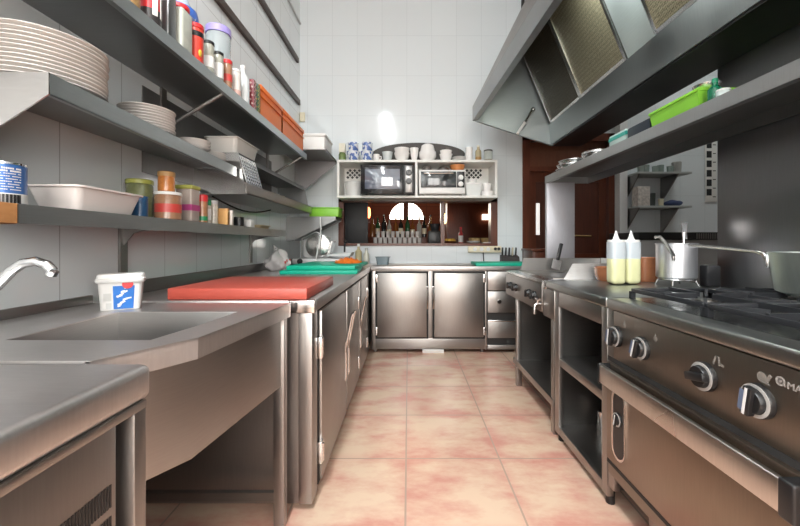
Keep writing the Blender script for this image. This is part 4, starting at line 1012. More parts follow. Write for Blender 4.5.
def knob(parent, y, z, r=.030, x=FX-.006, turn=0.0, ring=True, pm=None, dk=1.0):
    k = MB().lathe((x, y, z), [(0, 0), (r, 0), (r, .011*dk), (r*.96, .014*dk), (r*.74, .014*dk), (r*.72, .026*dk), (r*.68, .028*dk), (0, .028*dk)], 36, 'x').build('knob', BLACK, parent)
    MB().rbox((x-.029*dk, y, z), (.020*dk, r*.56, r*1.72), (turn, 0, 0), .004*dk).build('grip', BLACK, k)
    if ring: MB().lathe((x-.0138*dk, y, z), [(r*.76, 0), (r*.96, 0), (r*.96, .0016), (r*.76, .0016)], 36, 'x').build('scale_ring', mat('pale_scale_print', (.42, .40, .38), .4), k)
    if pm: MB().rbox((x-.0397*dk, y, z), (.0012, r*.16, r*1.6), (turn, 0, 0)).build('pointer', pm, k)
    return k
for y in (3.10, 2.95, 2.62, 2.51): knob(t, y, .795, .030, FX-.006, .2, False)
v = MB().tube([(FX-.004, 2.40, .755), (FX-.035, 2.40, .755), (FX-.046, 2.40, .748), (FX-.048, 2.40, .69)], .010, 12).cyl((FX-.028, 2.40, .755), .010, .03, 12).tube([(FX-.028, 2.365, .787), (FX-.028, 2.435, .787)], .008, 10)
v.build('drain_tap', CHROME, t)
for x in (FX+.025, 1.66):
    for y in (2.24, 2.99): MB().box(x-.02, x+.02, y-.02, y+.02, 0, .685 if y < 2.5 else .70, .002).build('leg', ST_V, t)
MB().box(FX+.01, 1.68, 2.215, 3.05, .190, .205).box(FX, FX+.012, 2.215, 3.06, .165, .208, .002).build('stand_shelf', ST, t)
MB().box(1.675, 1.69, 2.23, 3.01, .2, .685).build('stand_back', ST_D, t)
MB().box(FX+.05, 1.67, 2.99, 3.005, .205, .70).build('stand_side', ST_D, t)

# ------------------------------------------------------------------ open base cabinet
t = thing('open_base_cabinet', (1.27, 1.98, 0), 'open steel base cabinet with one shelf, between griddle and range', 'cabinet')
ya, yb = 1.612, 2.345
MB().box(FX-.006, 1.70, ya, yb+.025, .868, .912, .008, 3).build('worktop', ST_K, t)
MB().box(FX-.010, FX+.06, yb-.03, yb+.028, .858, .914, .010, 3).build('corner_cap', ST_B, t)
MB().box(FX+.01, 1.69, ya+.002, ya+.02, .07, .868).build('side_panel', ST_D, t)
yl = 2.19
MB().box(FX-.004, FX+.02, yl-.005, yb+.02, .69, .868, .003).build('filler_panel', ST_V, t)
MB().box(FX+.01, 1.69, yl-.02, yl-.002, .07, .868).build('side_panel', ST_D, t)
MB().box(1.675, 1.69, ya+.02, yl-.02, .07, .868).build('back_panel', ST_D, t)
fr = MB().box(FX, FX+.03, yl-.06, yl, .045, .868, .002).box(FX, FX+.03, ya, ya+.045, .045, .868, .002).box(FX, FX+.03, ya+.045, yl-.06, .785, .868, .002)
fr.build('front_frame', ST_V, t)
MB().box(FX+.004, 1.675, ya+.02, yl-.02, .475, .485).box(FX+.002, FX+.025, ya+.045, yl-.06, .445, .487, .002).build('shelf', ST, t)
MB().box(FX+.004, 1.675, ya+.02, yl-.02, .075, .085).box(FX+.002, FX+.025, ya+.045, yl-.06, .045, .088, .002).build('bottom_shelf', ST, t)
for x in (FX+.03, 1.65):
    for y in (ya+.03, yl-.03): MB().cyl((x, y, 0), .019, .048, 14).build('foot', BLACK, t)
MB().tube([(1.1, yl-.10, .09), (1.1, yl-.10, .20)], .03, 14).build('pipe_stub', ST_B, t)

# ------------------------------------------------------------------ gas range with oven
t = thing('gas_range', (1.27, 1.0, 0), 'large steel gas range with black grates, oven and black dials, nearest on the right', 'range')
y0, y1 = .36, 1.608
brown = steel('front_panel_steel', (.27, .235, .20), .38, (2, 40, 2))  # warm tint of the reflected floor put into the steel colour
MB().box(FX-.006, 1.70, y0, y1, .868, .912, .010, 3).build('cooktop', ST_K, t)
MB().box(FX+.02, 1.69, y0+.01, y1-.004, .14, .868).build('body', ST_D, t)
MB().box(FX+.002, FX+.03, y1-.045, y1, .10, .868, .002).build('side_post', ST_V, t)
cpn = MB().box(FX, FX+.03, y0+.01, y1-.046, .664, .866, .003).build('control_panel', brown, t)
silver = mat('pointer_silver', (.72, .72, .72), .3); bluep = mat('pointer_blue_grey', (.10, .13, .2), .3)
for i, (y, tn) in enumerate(((1.535, .15), (1.365, .3), (1.076, 1.35), (.910, .15))):
    k = knob(cpn, y, .762, .042, FX, tn, True, silver if i != 2 else None)
    if i != 2:
        MB().rbox((FX-.0395, y+.010*math.cos(tn), .762+.010*math.sin(tn)), (.001, .012, .052), (tn, 0, 0)).build('pointer_field', bluep, k)
im = mat('pale_symbol_print', (.20, .18, .16), .5)
for y, z in ((1.480, .822), (1.295, .815)):
    MB().lathe((FX-.0003, y, z), [(0, 0), (.010, 0), (.010, .0008), (0, .0008)], 18, 'x').rbox((FX-.0008, y, z+.012), (.001, .006, .010), (.5, 0, 0)).build('burner_symbol', im, cpn)
MB().rbox((FX-.0008, 1.045, .820), (.001, .006, .026), (.4, 0, 0)).rbox((FX-.0008, 1.030, .820), (.001, .006, .026), (-.1, 0, 0)).rbox((FX-.0008, 1.020, .812), (.001, .012, .006), (.3, 0, 0)).build('burner_symbol', im, cpn)
MB().lathe((FX-.0003, .905, .822), [(0, 0), (.013, 0), (.013, .0008), (0, .0008)], 20, 'x').rbox((FX-.0009, .888, .824), (.001, .008, .022), (.5, 0, 0)).rbox((FX-.0009, .893, .811), (.001, .016, .005), (.2, 0, 0)).build('oven_symbol', im, cpn)
# maker's lettering, as it shows at the edge of the picture
lg = MB().lathe((FX-.0003, .860, .829), [(.0062, 0), (.0112, 0), (.0112, .0010), (.0062, .0010)], 28, 'x').lathe((FX-.0003, .860, .829), [(0, 0), (.0036, 0), (.0036, .001), (0, .001)], 16, 'x')
lg.rbox((FX-.0008, .851, .8225), (.001, .008, .004), (.7, 0, 0))
lg.build('maker_emblem', mat('grey_lettering', (.28, .26, .245), .4), cpn)
tx = text_mesh('MA', .023)
tx.xform(Matrix.Translation((FX-.0008, .8455, .818)) @ Matrix(((0, 0, -1, 0), (-1, 0, 0, 0), (0, 1, 0, 0), (0, 0, 0, 1))))
tx.build('maker_lettering', mat('grey_lettering_print', (.28, .26, .245), .4), cpn)
# oven door
dy0, dy1 = .44, 1.585
dr_ = MB().box(FX-.018, FX+.022, dy0, dy1, .235, .645, .006).build('oven_door', steel('oven_door_steel', (.30, .245, .20), .36, (2, 30, 2)), t)  # floor's brown reflection painted into the door steel
hb = MB().box(.800, .818, .80, 1.562, .566, .641, .004, 3).build('door_handle', steel('handle_steel', (.60, .57, .54), .3, (2, 30, 2)), dr_)
plab(hb, 'broad flat bright steel door handle')
for ya_, yb_ in ((.765, .802), (1.550, 1.562)): MB().box(.797, FX-.016, ya_, yb_, .560, .646, .006, 3).build('handle_end', BLACK, hb)
MB().box(FX+.0, FX+.02, dy0, dy1+.02, .645, .664).build('door_gap', DARK, t)
# thermostat slot at the far edge of the door
def stadium(yc, zc, w, h, n=10):
    r = w/2
    return [(yc+r*math.cos(PI*k/n), zc+h/2-r+r*math.sin(PI*k/n)) for k in range(n+1)]+[(yc-r*math.cos(PI*k/n), zc-h/2+r-r*math.sin(PI*k/n)) for k in range(n+1)]
slot = MB().prism(stadium(1.490, .415, .092, .285), FX-.0225, FX-.017, 'x').build('thermostat_bezel', ST_B, dr_)
MB().prism(stadium(1.486, .415, .070, .262), FX-.0245, FX-.0215, 'x').build('thermostat_slot', BLACK, slot)
knob(dr_, 1.486, .44, .028, FX-.024, .25, True, silver, .4)
MB().box(FX-.010, FX+.02, y0+.02, y1-.02, .170, .226, .004).build('lower_panel', brown, t)
MB().box(FX-.013, FX-.006, y0+.02, y1-.02, .216, .230).build('lower_seal', RUBBER, t)
for x in (FX+.10, 1.62):
    for y in (y0+.1, 1.43): MB().cyl((x, y, 0), .030, .145, 18, bev=.006).build('foot', ST_V, t)
# grates and burners
def grate(xa, xb, ya, yb):
    m = MB(); z0, z1 = .938, .955; w = .011
    for x in (xa, xb): m.box(x-w/2, x+w/2, ya, yb, z0, z1, .002)
    for y in (ya, yb): m.box(xa, xb, y-w/2, y+w/2, z0, z1, .002)
    cx, cy = (xa+xb)/2, (ya+yb)/2
    for sx, sy in ((1, 0), (-1, 0), (0, 1), (0, -1)):
        ex, ey = (xb if sx > 0 else xa if sx < 0 else cx), (yb if sy > 0 else ya if sy < 0 else cy)
        ix, iy = cx+sx*.035, cy+sy*.035
        m.hexa([(min(ex, ix)-(.005 if not sx else 0), min(ey, iy)-(.005 if not sy else 0), z0+.004), (max(ex, ix)+(.005 if not sx else 0), min(ey, iy)-(.005 if not sy else 0), z0+.004),
                (max(ex, ix)+(.005 if not sx else 0), max(ey, iy)+(.005 if not sy else 0), z0+.004), (min(ex, ix)-(.005 if not sx else 0), max(ey, iy)+(.005 if not sy else 0), z0+.004),
                (min(ex, ix)-(.005 if not sx else 0), min(ey, iy)-(.005 if not sy else 0), z1+.006), (max(ex, ix)+(.005 if not sx else 0), min(ey, iy)-(.005 if not sy else 0), z1+.006),
                (max(ex, ix)+(.005 if not sx else 0), max(ey, iy)+(.005 if not sy else 0), z1+.006), (min(ex, ix)-(.005 if not sx else 0), max(ey, iy)+(.005 if not sy else 0), z1+.006)])
    for sx, sy in ((1, 1), (1, -1), (-1, 1), (-1, -1)):
        m.rbox((cx+sx*(xb-xa)*.33, cy+sy*(yb-ya)*.33, .9465), ((xb-xa)*.36, .010, .017), (0, 0, math.atan2(sy*(yb-ya), sx*(xb-xa))))
    for x in (xa, xb):
        for y in (ya, yb): m.box(x-.009, x+.009, y-.009, y+.009, .911, .942)
    return m
xs_ = ((.965, 1.285), (1.297, 1.617)); ys_ = ((1.205, 1.595), (.80, 1.19), (.40, .785))
for xa, xb in xs_:
    for ya, yb in ys_:
        grate(xa, xb, ya, yb).build('grate', IRON, t)
        cx, cy = (xa+xb)/2, (ya+yb)/2
        bn = MB().lathe((cx, cy, .911), [(0, 0), (.062, 0), (.060, .006), (.045, .012), (.045, .020), (0, .020)], 26).build('burner', IRON, t)
        MB().lathe((cx, cy, .931), [(0, 0), (.034, 0), (.034, .005), (.028, .008), (0, .008)], 26).build('burner_cap', ST_D if cy < 1.5 else BLACK, bn)
MB().box(.945, 1.64, .375, 1.602, .9115, .9135).build('drip_tray', steel('drip_tray_steel', (.30, .31, .30), .25), t)

# ------------------------------------------------------------------ things standing on the cooking line
tm = mat('wire_steel', (.6, .6, .6), .25, 1)
def ring(c, r, th, n=28): return [(c[0]+r*math.cos(2*PI*k/n), c[1]+r*math.sin(2*PI*k/n), c[2]) for k in range(n+1)]
m = MB().tube(ring((1.49, 2.06, .950), .085, 0), .005, 8)
for k in range(4):
    a = PI/4+k*PI/2
    m.tube([(1.49+.085*math.cos(a), 2.06+.085*math.sin(a), .950), (1.49+.10*math.cos(a), 2.06+.10*math.sin(a), .9165)], .005, 8)
m.tube([(1.405, 2.06, .950), (1.575, 2.06, .950)], .004, 8)
tag(m.build('trivet', tm), 'small wire trivet beneath the aluminium saucepan', 'trivet')
t = thing('saucepan', (1.49, 2.06, .956), 'straight-sided aluminium saucepan on the wire trivet behind the squeeze bottles', 'saucepan')
MB().lathe((1.49, 2.06, .956), [(0, 0), (.090, 0), (.096, .006), (.096, .185), (.100, .188), (.100, .192), (.092, .192), (.091, .010), (0, .008)], 48).build('pot_body', ALU, t)
hd = MB().tube([(1.425, 1.992, 1.075), (1.405, 1.965, 1.088), (1.375, 1.955, 1.125), (1.35, 1.955, 1.16), (1.33, 1.958, 1.182), (1.308, 1.962, 1.180)], .009, 10)
hd.rbox((1.425, 1.985, 1.072), (.05, .012, .035), (0, 0, .75), .004)
hd.build('handle', ST, t)
t = thing('ladle', (1.53, 2.08, .97), 'steel serving spoon standing in the aluminium saucepan', 'spoon')
MB().tube([(1.50, 2.03, .975), (1.52, 2.05, 1.10), (1.535, 2.06, 1.21)], .005, 8).hexa([(1.524, 2.055, 1.17), (1.552, 2.062, 1.17), (1.552, 2.066, 1.17), (1.524, 2.059, 1.17), (1.530, 2.075, 1.265), (1.572, 2.085, 1.265), (1.572, 2.088, 1.265), (1.530, 2.078, 1.265)]).build('spoon_body', ST_B, t)
t = thing('saute_pan', (1.525, 1.33, .962), 'large grey steel pan with long thin handle at the right photo edge', 'pan')
MB().lathe((1.525, 1.33, .962), [(0, 0), (.135, 0), (.150, .008), (.168, .14), (.172, .152), (.168, .154), (.163, .14), (.145, .014), (0, .008)], 56).build('pan_body', steel('pan_steel', (.58, .64, .61), .42, (20, 20, 2)), t)
hd = MB().tube([(1.405, 1.447, 1.085), (1.400, 1.458, 1.108), (1.405, 1.50, 1.116), (1.435, 1.70, 1.127), (1.466, 1.93, 1.138)], [.011, .010, .008, .008, .009], 10).rbox((1.408, 1.450, 1.08), (.05, .012, .05), (0, 0, .75), .003)
hd.build('handle', ST_B, t)
# squeeze bottles
oil = mat('pale_yellow_oil', (.80, .80, .46), .25, var=.04); clr = mat('clear_squeeze_plastic', (.78, .85, .90), .2, trans=.2)
def squeeze(x, y, label):
    t = thing('squeeze_bottle', (x, y, .913), label, 'bottle', 'squeeze bottles of oil')
    MB().box(x-.042, x+.042, y-.042, y+.042, .913, 1.085, .026, 5).build('oil_filled_body', oil, t)
    MB().prism([(x+a*.042*(abs(math.cos(q))**.5), y+b*.042*(abs(math.sin(q))**.5)) for q, a, b in ((2*PI*k/32+.01, 1 if math.cos(2*PI*k/32+.01) > 0 else -1, 1 if math.sin(2*PI*k/32+.01) > 0 else -1) for k in range(32))], 1.06, 1.155, 'z').build('empty_shoulder', clr, t)
    MB().cyl((x, y, 1.152), .044, .016, 28, bev=.003).lathe((x, y, 1.166), [(.026, 0), (.018, .006), (.013, .02), (.004, .055), (0, .056)], 18).build('nozzle_cap', WHITE, t)
squeeze(1.192, 2.125, 'left squeeze bottle of yellow oil with white nozzle'); squeeze(1.290, 2.145, 'right squeeze bottle of yellow oil with white nozzle')
terr = mat('glazed_terracotta', (.46, .18, .085), .25, var=.25)
def cazuela(c, r, h, label): tag(MB().lathe(c, [(0, 0), (r*.8, 0), (r*.98, h*.4), (r, h*.9), (r*1.04, h), (r*.97, h), (r*.92, h*.85), (r*.9, h*.4), (r*.75, .012), (0, .012)], 40).build('terracotta_bowl', terr), label, 'bowl', 'terracotta bowls')
cazuela((1.275, 2.330, .913), .095, .085, 'low round terracotta bowl left of and behind the squeeze bottles')
cazuela((1.475, 2.315, .913), .085, .085, 'lower of two nested terracotta bowls right behind the squeeze bottles'); cazuela((1.475, 2.315, .975), .087, .085, 'upper of two nested terracotta bowls, bright orange side toward the saucepan')
tag(MB().box(1.60, 1.675, 1.98, 2.04, .913, 1.03, .01).build('small_tin', mat('black_tin', (.02, .02, .022), .35)), 'small black tin behind the saucepan against the steel wall', 'tin')
sp_t = thing('scraper', (1.22, 3.2, .93), 'black-handled scraper leaning against the far griddle guard', 'scraper')
MB().rbox((1.30, 3.185, 1.075), (.030, .022, .15), (-.12, .28, 0), .008).build('handle', BLACK, sp_t); MB().rbox((1.272, 3.175, .966), (.075, .003, .085), (-.12, .28, 0)).build('blade', ST_B, sp_t)

# ------------------------------------------------------------------ shelf over the cooking line, on its end panel
t = thing('overshelf', (1.5, 2.3, 1.02), 'long steel overshelf running above the whole cooking line, on a flat end panel', 'shelf')
def yaw_box(m, xa0, xb0, xa1, xb1, y0, y1, z0, z1):
    return m.hexa([(xa0, y0, z0), (xb0, y0, z0), (xb1, y1, z0), (xa1, y1, z0), (xa0, y0, z1), (xb0, y0, z1), (xb1, y1, z1), (xa1, y1, z1)])
m = MB(); yaw_box(m, 1.345, 1.351, 1.29, 1.296, .4, 3.50, 1.712, 1.778); yaw_box(m, 1.345, 1.375, 1.29, 1.32, .4, 3.50, 1.712, 1.716)
m.build('front_lip', steel('overshelf_lit_lip_steel', (.46, .47, .47), .36, (2, 40, 2)), t); m = MB()  # lip painted lighter than the board, for light falling on its face
yaw_box(m, 1.350, 1.70, 1.295, 1.70, .4, 3.50, 1.772, 1.778); yaw_box(m, 1.69, 1.70, 1.69, 1.70, .4, 3.50, 1.712, 1.80); m.box(1.296, 1.70, 3.495, 3.50, 1.712, 1.778)
m.build('shelf_board', steel('overshelf_shaded_steel', (.25, .25, .25), .36, (2, 40, 2)), t)  # board painted darker, for the shade on its underside
MB().box(1.292, 1.555, 3.30+.16, 3.50, .91, 1.715, .003).build('end_panel', steel('pale_end_panel_steel', (.58, .58, .62), .6, (30, 30, 3)), t)
def pan_lid(c, rx, h, label, grp='flat pans on the overshelf'):
    tag(MB().lathe(c, [(0, 0), (rx*.9, 0), (rx, h*.8), (rx*1.05, h*.85), (rx*1.05, h), (rx*.97, h), (rx*.87, .005), (0, .005)], 36).build('flat_pan', ST_B), label, 'pan', grp)
pan_lid((1.47, 3.34, 1.779), .13, .035, 'shallow flat pan at the bottom of the stack on the overshelf')
pan_lid((1.475, 3.33, 1.8145), .13, .035, 'shallow flat pan in the middle of the stack on the overshelf')
pan_lid((1.49, 3.32, 1.850), .13, .035, 'shallow flat pan on top of the stack on the overshelf')
pan_lid((1.53, 2.98, 1.779), .12, .10, 'deeper round pan next to the pan stack on the overshelf')
t = thing('small_crate', (1.52, 2.52, 1.779), 'white and teal small crate on the overshelf, before the dark box', 'crate'); MB().box(1.42, 1.62, 2.42, 2.62, 1.779, 1.90, .006).build('crate_body', mat('pale_teal_plastic', (.50, .62, .58), .4), t); MB().box(1.418, 1.622, 2.418, 2.622, 1.86, 1.885).build('teal_band', mat('teal_plastic', (.03, .32, .26), .4), t)
tag(MB().box(1.40, 1.64, 2.15, 2.37, 1.779, 1.88, .008).build('dark_box', mat('dark_blue_black_plastic', (.02, .025, .035), .4)), 'dark box on the overshelf between the teal crate and lime green box', 'box')
t = thing('lime_box', (1.5, 1.95, 1.779), 'lime green rectangular box on the overshelf under the hood', 'box')
MB().hexa([(1.405, 1.79, 1.779), (1.60, 1.79, 1.779), (1.60, 2.12, 1.779), (1.405, 2.12, 1.779), (1.39, 1.775, 1.885), (1.615, 1.775, 1.885), (1.615, 2.135, 1.885), (1.39, 2.135, 1.885)]).build('box_body', GREENP, t)
MB().box(1.385, 1.62, 1.77, 2.14, 1.880, 1.896, .004).build('lid', GREENP, t)
tag(MB().lathe((1.50, 1.86, 1.897), bowl_p(.06, .045), 26).build('steel_bowl', ST_B), 'small steel bowl on top of the lime green box', 'bowl')
jar('glass_bottle', 'dark green glass bottle next to the lime box on the overshelf', 'bottle', (1.42, 1.715, 1.779), .028, .135, mat('emerald_glass', (.01, .20, .10), .08, trans=.3), mat('emerald_cap', (.01, .25, .13), .3), .02, neck=.42)
jar('cup', 'white cup with teal band next to the green bottle on the overshelf', 'cup', (1.40, 1.645, 1.779), .026, .055, mat('white_teal_cup', (.60, .68, .66), .35), whitel, .008, mat('teal_print', (.03, .35, .28), .4), bandz=(.1, .5))

# ------------------------------------------------------------------ extraction hood
t = thing('extraction_hood', (1.2, 2.0, 2.12), 'huge steel extraction hood with mesh filters hanging over the cooking line', 'hood')
YN, YF = .15, 3.66
def lipx(y): return .635+(3.64-y)*.048
m = MB()
a0, a1 = lipx(YN), lipx(YF)
yaw_box(m, a0, a0+.012, a1, a1+.012, YN, YF, 2.362, 2.50)
yaw_box(m, a0, a0+.045, a1, a1+.045, YN, YF, 2.358, 2.366)
yaw_box(m, a0+.040, a0+.046, a1+.040, a1+.046, YN, YF, 2.366, 2.40)
m.build('front_lip', steel('hood_lip_steel', (.34, .35, .35), .34, (2, 40, 2)), t)
# sloping top skin from the lip back up to the wall
m = MB()
for (xa, za), (xb, zb) in (((0, 2.497), (.99, 3.19)), ((.99, 3.19), (1.706, 3.30))):
    x0_, x1_ = (a0, a1) if not xa else (xa+.02, xa)
    xb0 = xb+.02 if xb < 1.5 else xb
    m.hexa([(x0_, YN, za), (xb0, YN, zb), (xb, YF, zb), (x1_, YF, za), (x0_, YN, za+.004), (xb0, YN, zb+.004), (xb, YF, zb+.004), (x1_, YF, za+.004)])
m.build('top_skin', ST_D, t)
def endp(y, x0):
    return MB().prism([(x0, 2.362), (x0, 2.50), (.995, 3.19), (1.706, 3.30), (1.706, 2.11), (1.42, 2.11)], y-.003, y+.003, 'y')
e_ = endp(YF, a1).prism([(a1, 2.358), (1.42, 2.106), (1.42, 2.12), (a1, 2.372)], YF-.03, YF, 'y').build('end_panel', steel('hood_end_steel', (.30, .32, .32), .42), t)
endp(YN, a0).build('end_panel', ST_H, t)
# gutter beam below the filters
m = MB().hexa([(1.405, YN, 2.12), (1.70, YN, 2.12), (1.70, YF, 2.12), (1.405, YF, 2.12), (1.385, YN, 2.315), (1.70, YN, 2.315), (1.70, YF, 2.315), (1.385, YF, 2.315)])
g_ = m.build('gutter_beam', steel('gutter_steel', (.36, .38, .38), .36, (2, 40, 2)), t)
MB().box(1.412, 1.70, YN+.01, YF-.01, 2.106, 2.1205).build('shaded_underside', steel('painted_shade_steel', (.075, .075, .075), .4, (2, 40, 2)), t)  # separate dark sheet paints the shade on the gutter's underside
MB().box(1.45, 1.47, 1.26, 1.30, 2.098, 2.108).box(1.45, 1.47, 1.16, 1.20, 2.098, 2.108).build('bolt', ST_D, g_)
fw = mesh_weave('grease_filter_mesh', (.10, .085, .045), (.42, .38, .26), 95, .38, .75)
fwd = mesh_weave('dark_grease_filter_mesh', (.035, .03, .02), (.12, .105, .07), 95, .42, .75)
B0, B1 = Vector((1.388, 0, 2.318)), Vector((1.125, 0, 2.96))
dirv = (B1-B0).normalized(); nrm = Vector((-dirv.z, 0, dirv.x))
def panel(y0, y1, m_, name, off=0.0, th=.012, parent=t, s0=0.0, s1=1.0):
    p0 = B0+(B1-B0)*s0+nrm*off; p1 = B0+(B1-B0)*s1+nrm*off; q0 = p0-nrm*th; q1 = p1-nrm*th
    mm_ = MB().hexa([(p0.x, y0, p0.z), (q0.x, y0, q0.z), (q0.x, y1, q0.z), (p0.x, y1, p0.z), (p1.x, y0, p1.z), (q1.x, y0, q1.z), (q1.x, y1, q1.z), (p1.x, y1, p1.z)])
    return mm_.build(name, m_, parent)
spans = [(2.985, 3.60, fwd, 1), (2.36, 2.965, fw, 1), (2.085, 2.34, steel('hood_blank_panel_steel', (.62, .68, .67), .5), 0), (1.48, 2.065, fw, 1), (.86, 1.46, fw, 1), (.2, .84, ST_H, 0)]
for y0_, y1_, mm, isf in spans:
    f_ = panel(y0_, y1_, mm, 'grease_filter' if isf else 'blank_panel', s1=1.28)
    if isf:
        for ya_, yb_ in ((y0_-.008, y0_+.012), (y1_-.012, y1_+.008)): panel(ya_, yb_, ST_B, 'filter_frame', .005, .02, f_, 0, 1.28)
        panel(y0_, y1_, ST_B, 'filter_frame', .005, .02, f_, 0, .03)
panel(YN, YF, ST_D, 'filter_backing', -.02, .006, t, 0, 1.28)
m = MB().tube([(1.21, 3.61, 2.45), (1.185, 3.58, 2.42), (1.12, 3.56, 2.31)], .010, 8).sphere((1.215, 3.618, 2.455), .022)
lv = m.build('hood_lever', ST_B, t); MB().tube([(1.12, 3.56, 2.31), (1.04, 3.54, 2.195)], .014, 10).build('lever_tip', WHITE, lv)
# lamp inside the hood
lm = thing('hood_lamp', (1.02, 2.2, 2.86), 'small bulkhead lamp fixed inside the hood by the blank panel', 'lamp')
MB().box(.98, 1.06, 2.05, 2.35, 2.885, 2.915, .006).build('lamp_housing', WHITE, lm)
tag(MB().box(1.37, 1.40, BW-.04, BW-.002, 2.66, CEIL-.01).build('wall_conduit', DARK), 'dark vertical conduit rising on the back wall beyond the hood', 'conduit')

# ------------------------------------------------------------------ recess beyond the cooking line
pp = MB().box(2.51, 2.60, 4.39, BW, 0, CEIL)
struct(pp.build('trim_5', plaster, world=True))
def rec_shelf(z, label):
    t = thing('wall_shelf', (3.1, 4.35, z-.1), label, 'shelf', 'shelves in the recess')
    MB().box(2.605, 3.22, 4.20, 4.498, z-.022, z, .002).build('shelf_board', mat('pale_grey_shelf', (.45, .47, .46), .5), t)
    for x in (2.615, 3.06):
        MB().prism([(4.498, z-.022), (4.20, z-.022), (4.22, z-.05), (4.47, z-.30), (4.498, z-.30)], x, x+.012, 'x').build('bracket', ST_D, t)
    return t
rec_shelf(1.96, 'upper pale shelf in the white tiled recess behind the range'); rec_shelf(1.575, 'lower pale shelf in the white tiled recess behind the range')
sh = mat('grey_green_glass', (.30, .36, .33), .12, var=.3)
for k in range(5):
    x = 2.70+.085*k
    tag(MB().lathe((x, 4.30+.04*(k % 2), 1.961), cup_p(.036, .08+.02*(k % 2)), 20).build('tumbler', sh), f'grey-green glass tumbler, {ORD[k]} from the left on the upper recess shelf', 'glass', 'tumblers on the recess shelf')
tag(MB().lathe((3.13, 4.32, 1.961), cup_p(.05, .13), 22).build('cup', mat('grey_mug', (.42, .42, .40), .35)), 'taller grey mug at the right end of the upper recess shelf', 'mug')
tag(MB().box(2.63, 2.77, 4.24, 4.36, 1.576, 1.80, .004).build('drink_carton', mat('patterned_carton', (.55, .50, .46), .5, var=.7, scale=34)), 'patterned carton standing at the left of the lower recess shelf', 'carton')
tag(MB().lathe((2.825, 4.30, 1.576), cup_p(.04, .15), 20).build('dark_cup', mat('dark_cup', (.04, .05, .045), .4)), 'dark cup right behind the patterned carton', 'cup')
tag(MB().lathe((2.92, 4.28, 1.576), cup_p(.028, .085), 18).build('white_cup', CREAM), 'small cream cup in the middle of the lower recess shelf', 'cup')
ct = MB().sphere((3.085, 4.32, 1.612), .05, 2.1, 1.5, .75, 18, 12)
for v_ in ct.bm.verts: v_.co.z = max(v_.co.z, 1.576) + .004*math.sin(v_.co.x*60)*(v_.co.z > 1.6)
tag(ct.build('folded_cloth', mat('dark_blue_cloth', (.05, .07, .16), .8)), 'dark blue folded cloth on the lower recess shelf', 'cloth')
# hanging chart of black squares
t = thing('wall_chart', (3.66, 4.49, 1.6), 'white strip with a column of black panels hanging in the recess', 'chart')
MB().box(3.60, 3.74, 4.486, 4.496, 1.65, 2.42, .001).build('chart_sheet', MELA, t)
m = MB()
for k in range(6): m.box(3.615, 3.675, 4.4845, 4.4865, 2.30-.115*k, 2.38-.115*k)
for k in range(7): m.box(3.69, 3.725, 4.4845, 4.4865, 2.335-.105*k, 2.345-.105*k)
m.build('black_panels', BLACK, t)
# grey cabinet with grille in the recess
t = thing('ice_machine', (2.95, 3.9, 0), 'grey machine with a black top grille standing in the recess behind the range', 'machine')
MB().box(2.25, 3.18, 3.62, 4.12, 0, 1.18, .006).build('cabinet_body', mat('grey_painted_metal', (.36, .36, .36), .4), t)
MB().box(2.24, 3.19, 3.60, 4.13, 1.18, 1.255, .004).build('top_band', BLACK, t)
m = MB()
for k in range(16): m.box(2.80+.022*k, 2.812+.022*k, 3.597, 3.601, 1.19, 1.245)
m.build('grille', ST_D, t)
# ------------------------------------------------------------------ lamps, daylight, camera
def area(name, loc, rot, sx, sy, power, color=(1, 1, 1)):
    l = bpy.data.lights.new(name, 'AREA'); l.shape = 'RECTANGLE'; l.size = sx; l.size_y = sy; l.energy = power; l.color = color
    o = bpy.data.objects.new(name, l); COL.objects.link(o); o.location = loc; o.rotation_euler = rot
    return o
tubem = mat('lit_fluorescent_tube', (1, 1, 1), .5, emit=(.95, .98, 1), estr=6)
for i, (x, y, l_) in enumerate(((-.55, -.7, 'fluorescent ceiling lamp above the near end of the aisle'),)):
    t = thing('fluorescent_lamp', (x, y, CEIL), l_, 'lamp')
    MB().box(x-.09, x+.09, y-1.05, y+1.05, CEIL-.07, CEIL-.001, .006).build('lamp_housing', WHITE, t)
    for s in (-.045, .045): MB().tube([(x+s, y-1.02, CEIL-.085), (x+s, y+1.02, CEIL-.085)], .014, 12).build('tube', tubem, t)
    area('ceiling_lamp_light', (x, y, CEIL-.11), (0, 0, 0), .16, 2.05, 150, (.92, .98, 1))
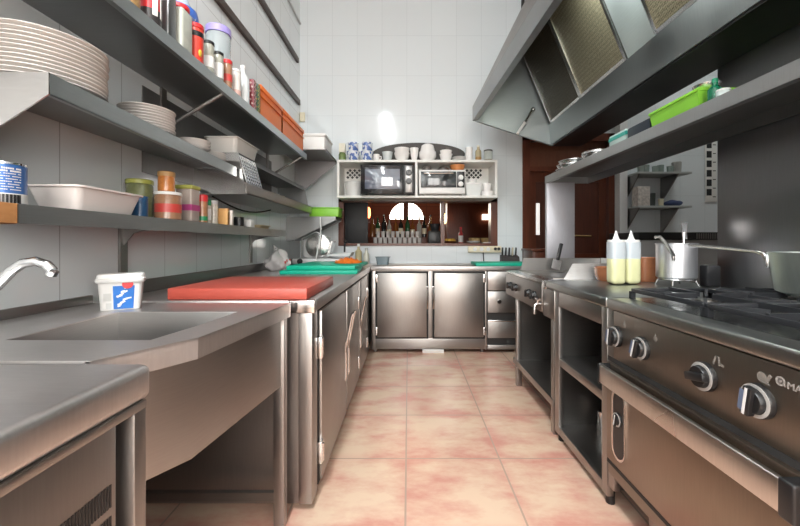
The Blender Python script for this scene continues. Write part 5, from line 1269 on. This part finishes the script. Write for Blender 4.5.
# window behind the camera
fm = MB().box(-.96, 1.06, NEARY-.01, NEARY+.06, 1.0, 1.06).box(-.96, 1.06, NEARY-.01, NEARY+.06, 3.44, 3.5).box(-.96, -.90, NEARY-.01, NEARY+.06, 1.06, 3.44).box(1.0, 1.06, NEARY-.01, NEARY+.06, 1.06, 3.44).box(.02, .08, NEARY-.01, NEARY+.06, 1.06, 3.44)
wf = struct(fm.build('window_3', WHITE, world=True))
area('window_daylight', (.05, NEARY+.04, 2.25), (PI/2, 0, 0), 1.88, 2.36, 120, (1, .96, .91))
sw = MB()  # unseen side window, added as a frame for the fill light
for z0_, z1_ in ((.95, 1.01), (2.55, 2.61)): sw.box(RW-.05, RW+.02, -2.35, -1.05, z0_, z1_)
for y0_ in (-2.35, -1.72, -1.11): sw.box(RW-.05, RW+.02, y0_, y0_+.06, 1.01, 2.55)
struct(sw.build('added_side_window', WHITE, world=True))
area('side_fill_light', (RW-.02, -1.70, 1.78), (0, PI/2, 0), 1.5, 1.2, 48, (1, .96, .92))  # added fill that brightens the left wall and shelves
area('hood_lamp_light', (1.02, 2.2, 2.878), (0, math.radians(-55), 0), .07, .28, 26, (.93, 1, .97))
# daylight and lamps in the bar
area('bar_daylight', (-.05, 8.5, 1.85), (-PI/2, 0, 0), .8, .4, 12, (1, .9, .75))
area('bar_lamp_light', (.0, 7.2, 3.1), (0, 0, 0), 1.0, .6, 14, (1, .66, .42))
area('recess_lamp_light', (3.1, 3.2, 4.1), (0, 0, 0), .6, .6, 16, (.95, 1, .97))
w = bpy.data.worlds.new('world'); S.world = w; w.use_nodes = True
w.node_tree.nodes['Background'].inputs['Color'].default_value = (.6, .65, .7, 1); w.node_tree.nodes['Background'].inputs['Strength'].default_value = .3

cam = bpy.data.cameras.new('camera'); co = bpy.data.objects.new('camera', cam); COL.objects.link(co)
co.location = (0, 0, 1.15); co.rotation_euler = (PI/2, 0, 0)
cam.sensor_width = 36; cam.lens = 36*370/800; cam.shift_x = -8.5/800; cam.shift_y = -20/800; cam.clip_start = .02
S.camera = co
S.view_settings.view_transform = 'Standard'; S.view_settings.look = 'None'; S.view_settings.gamma = 1; S.view_settings.exposure = 0.0
S.view_settings.use_curve_mapping = False
S.cycles.use_denoising = True
S.cycles.max_bounces = 10; S.cycles.diffuse_bounces = 5; S.cycles.glossy_bounces = 5; S.cycles.transmission_bounces = 8
S.cycles.sample_clamp_indirect = 6; S.cycles.caustics_reflective = False; S.cycles.caustics_refractive = False
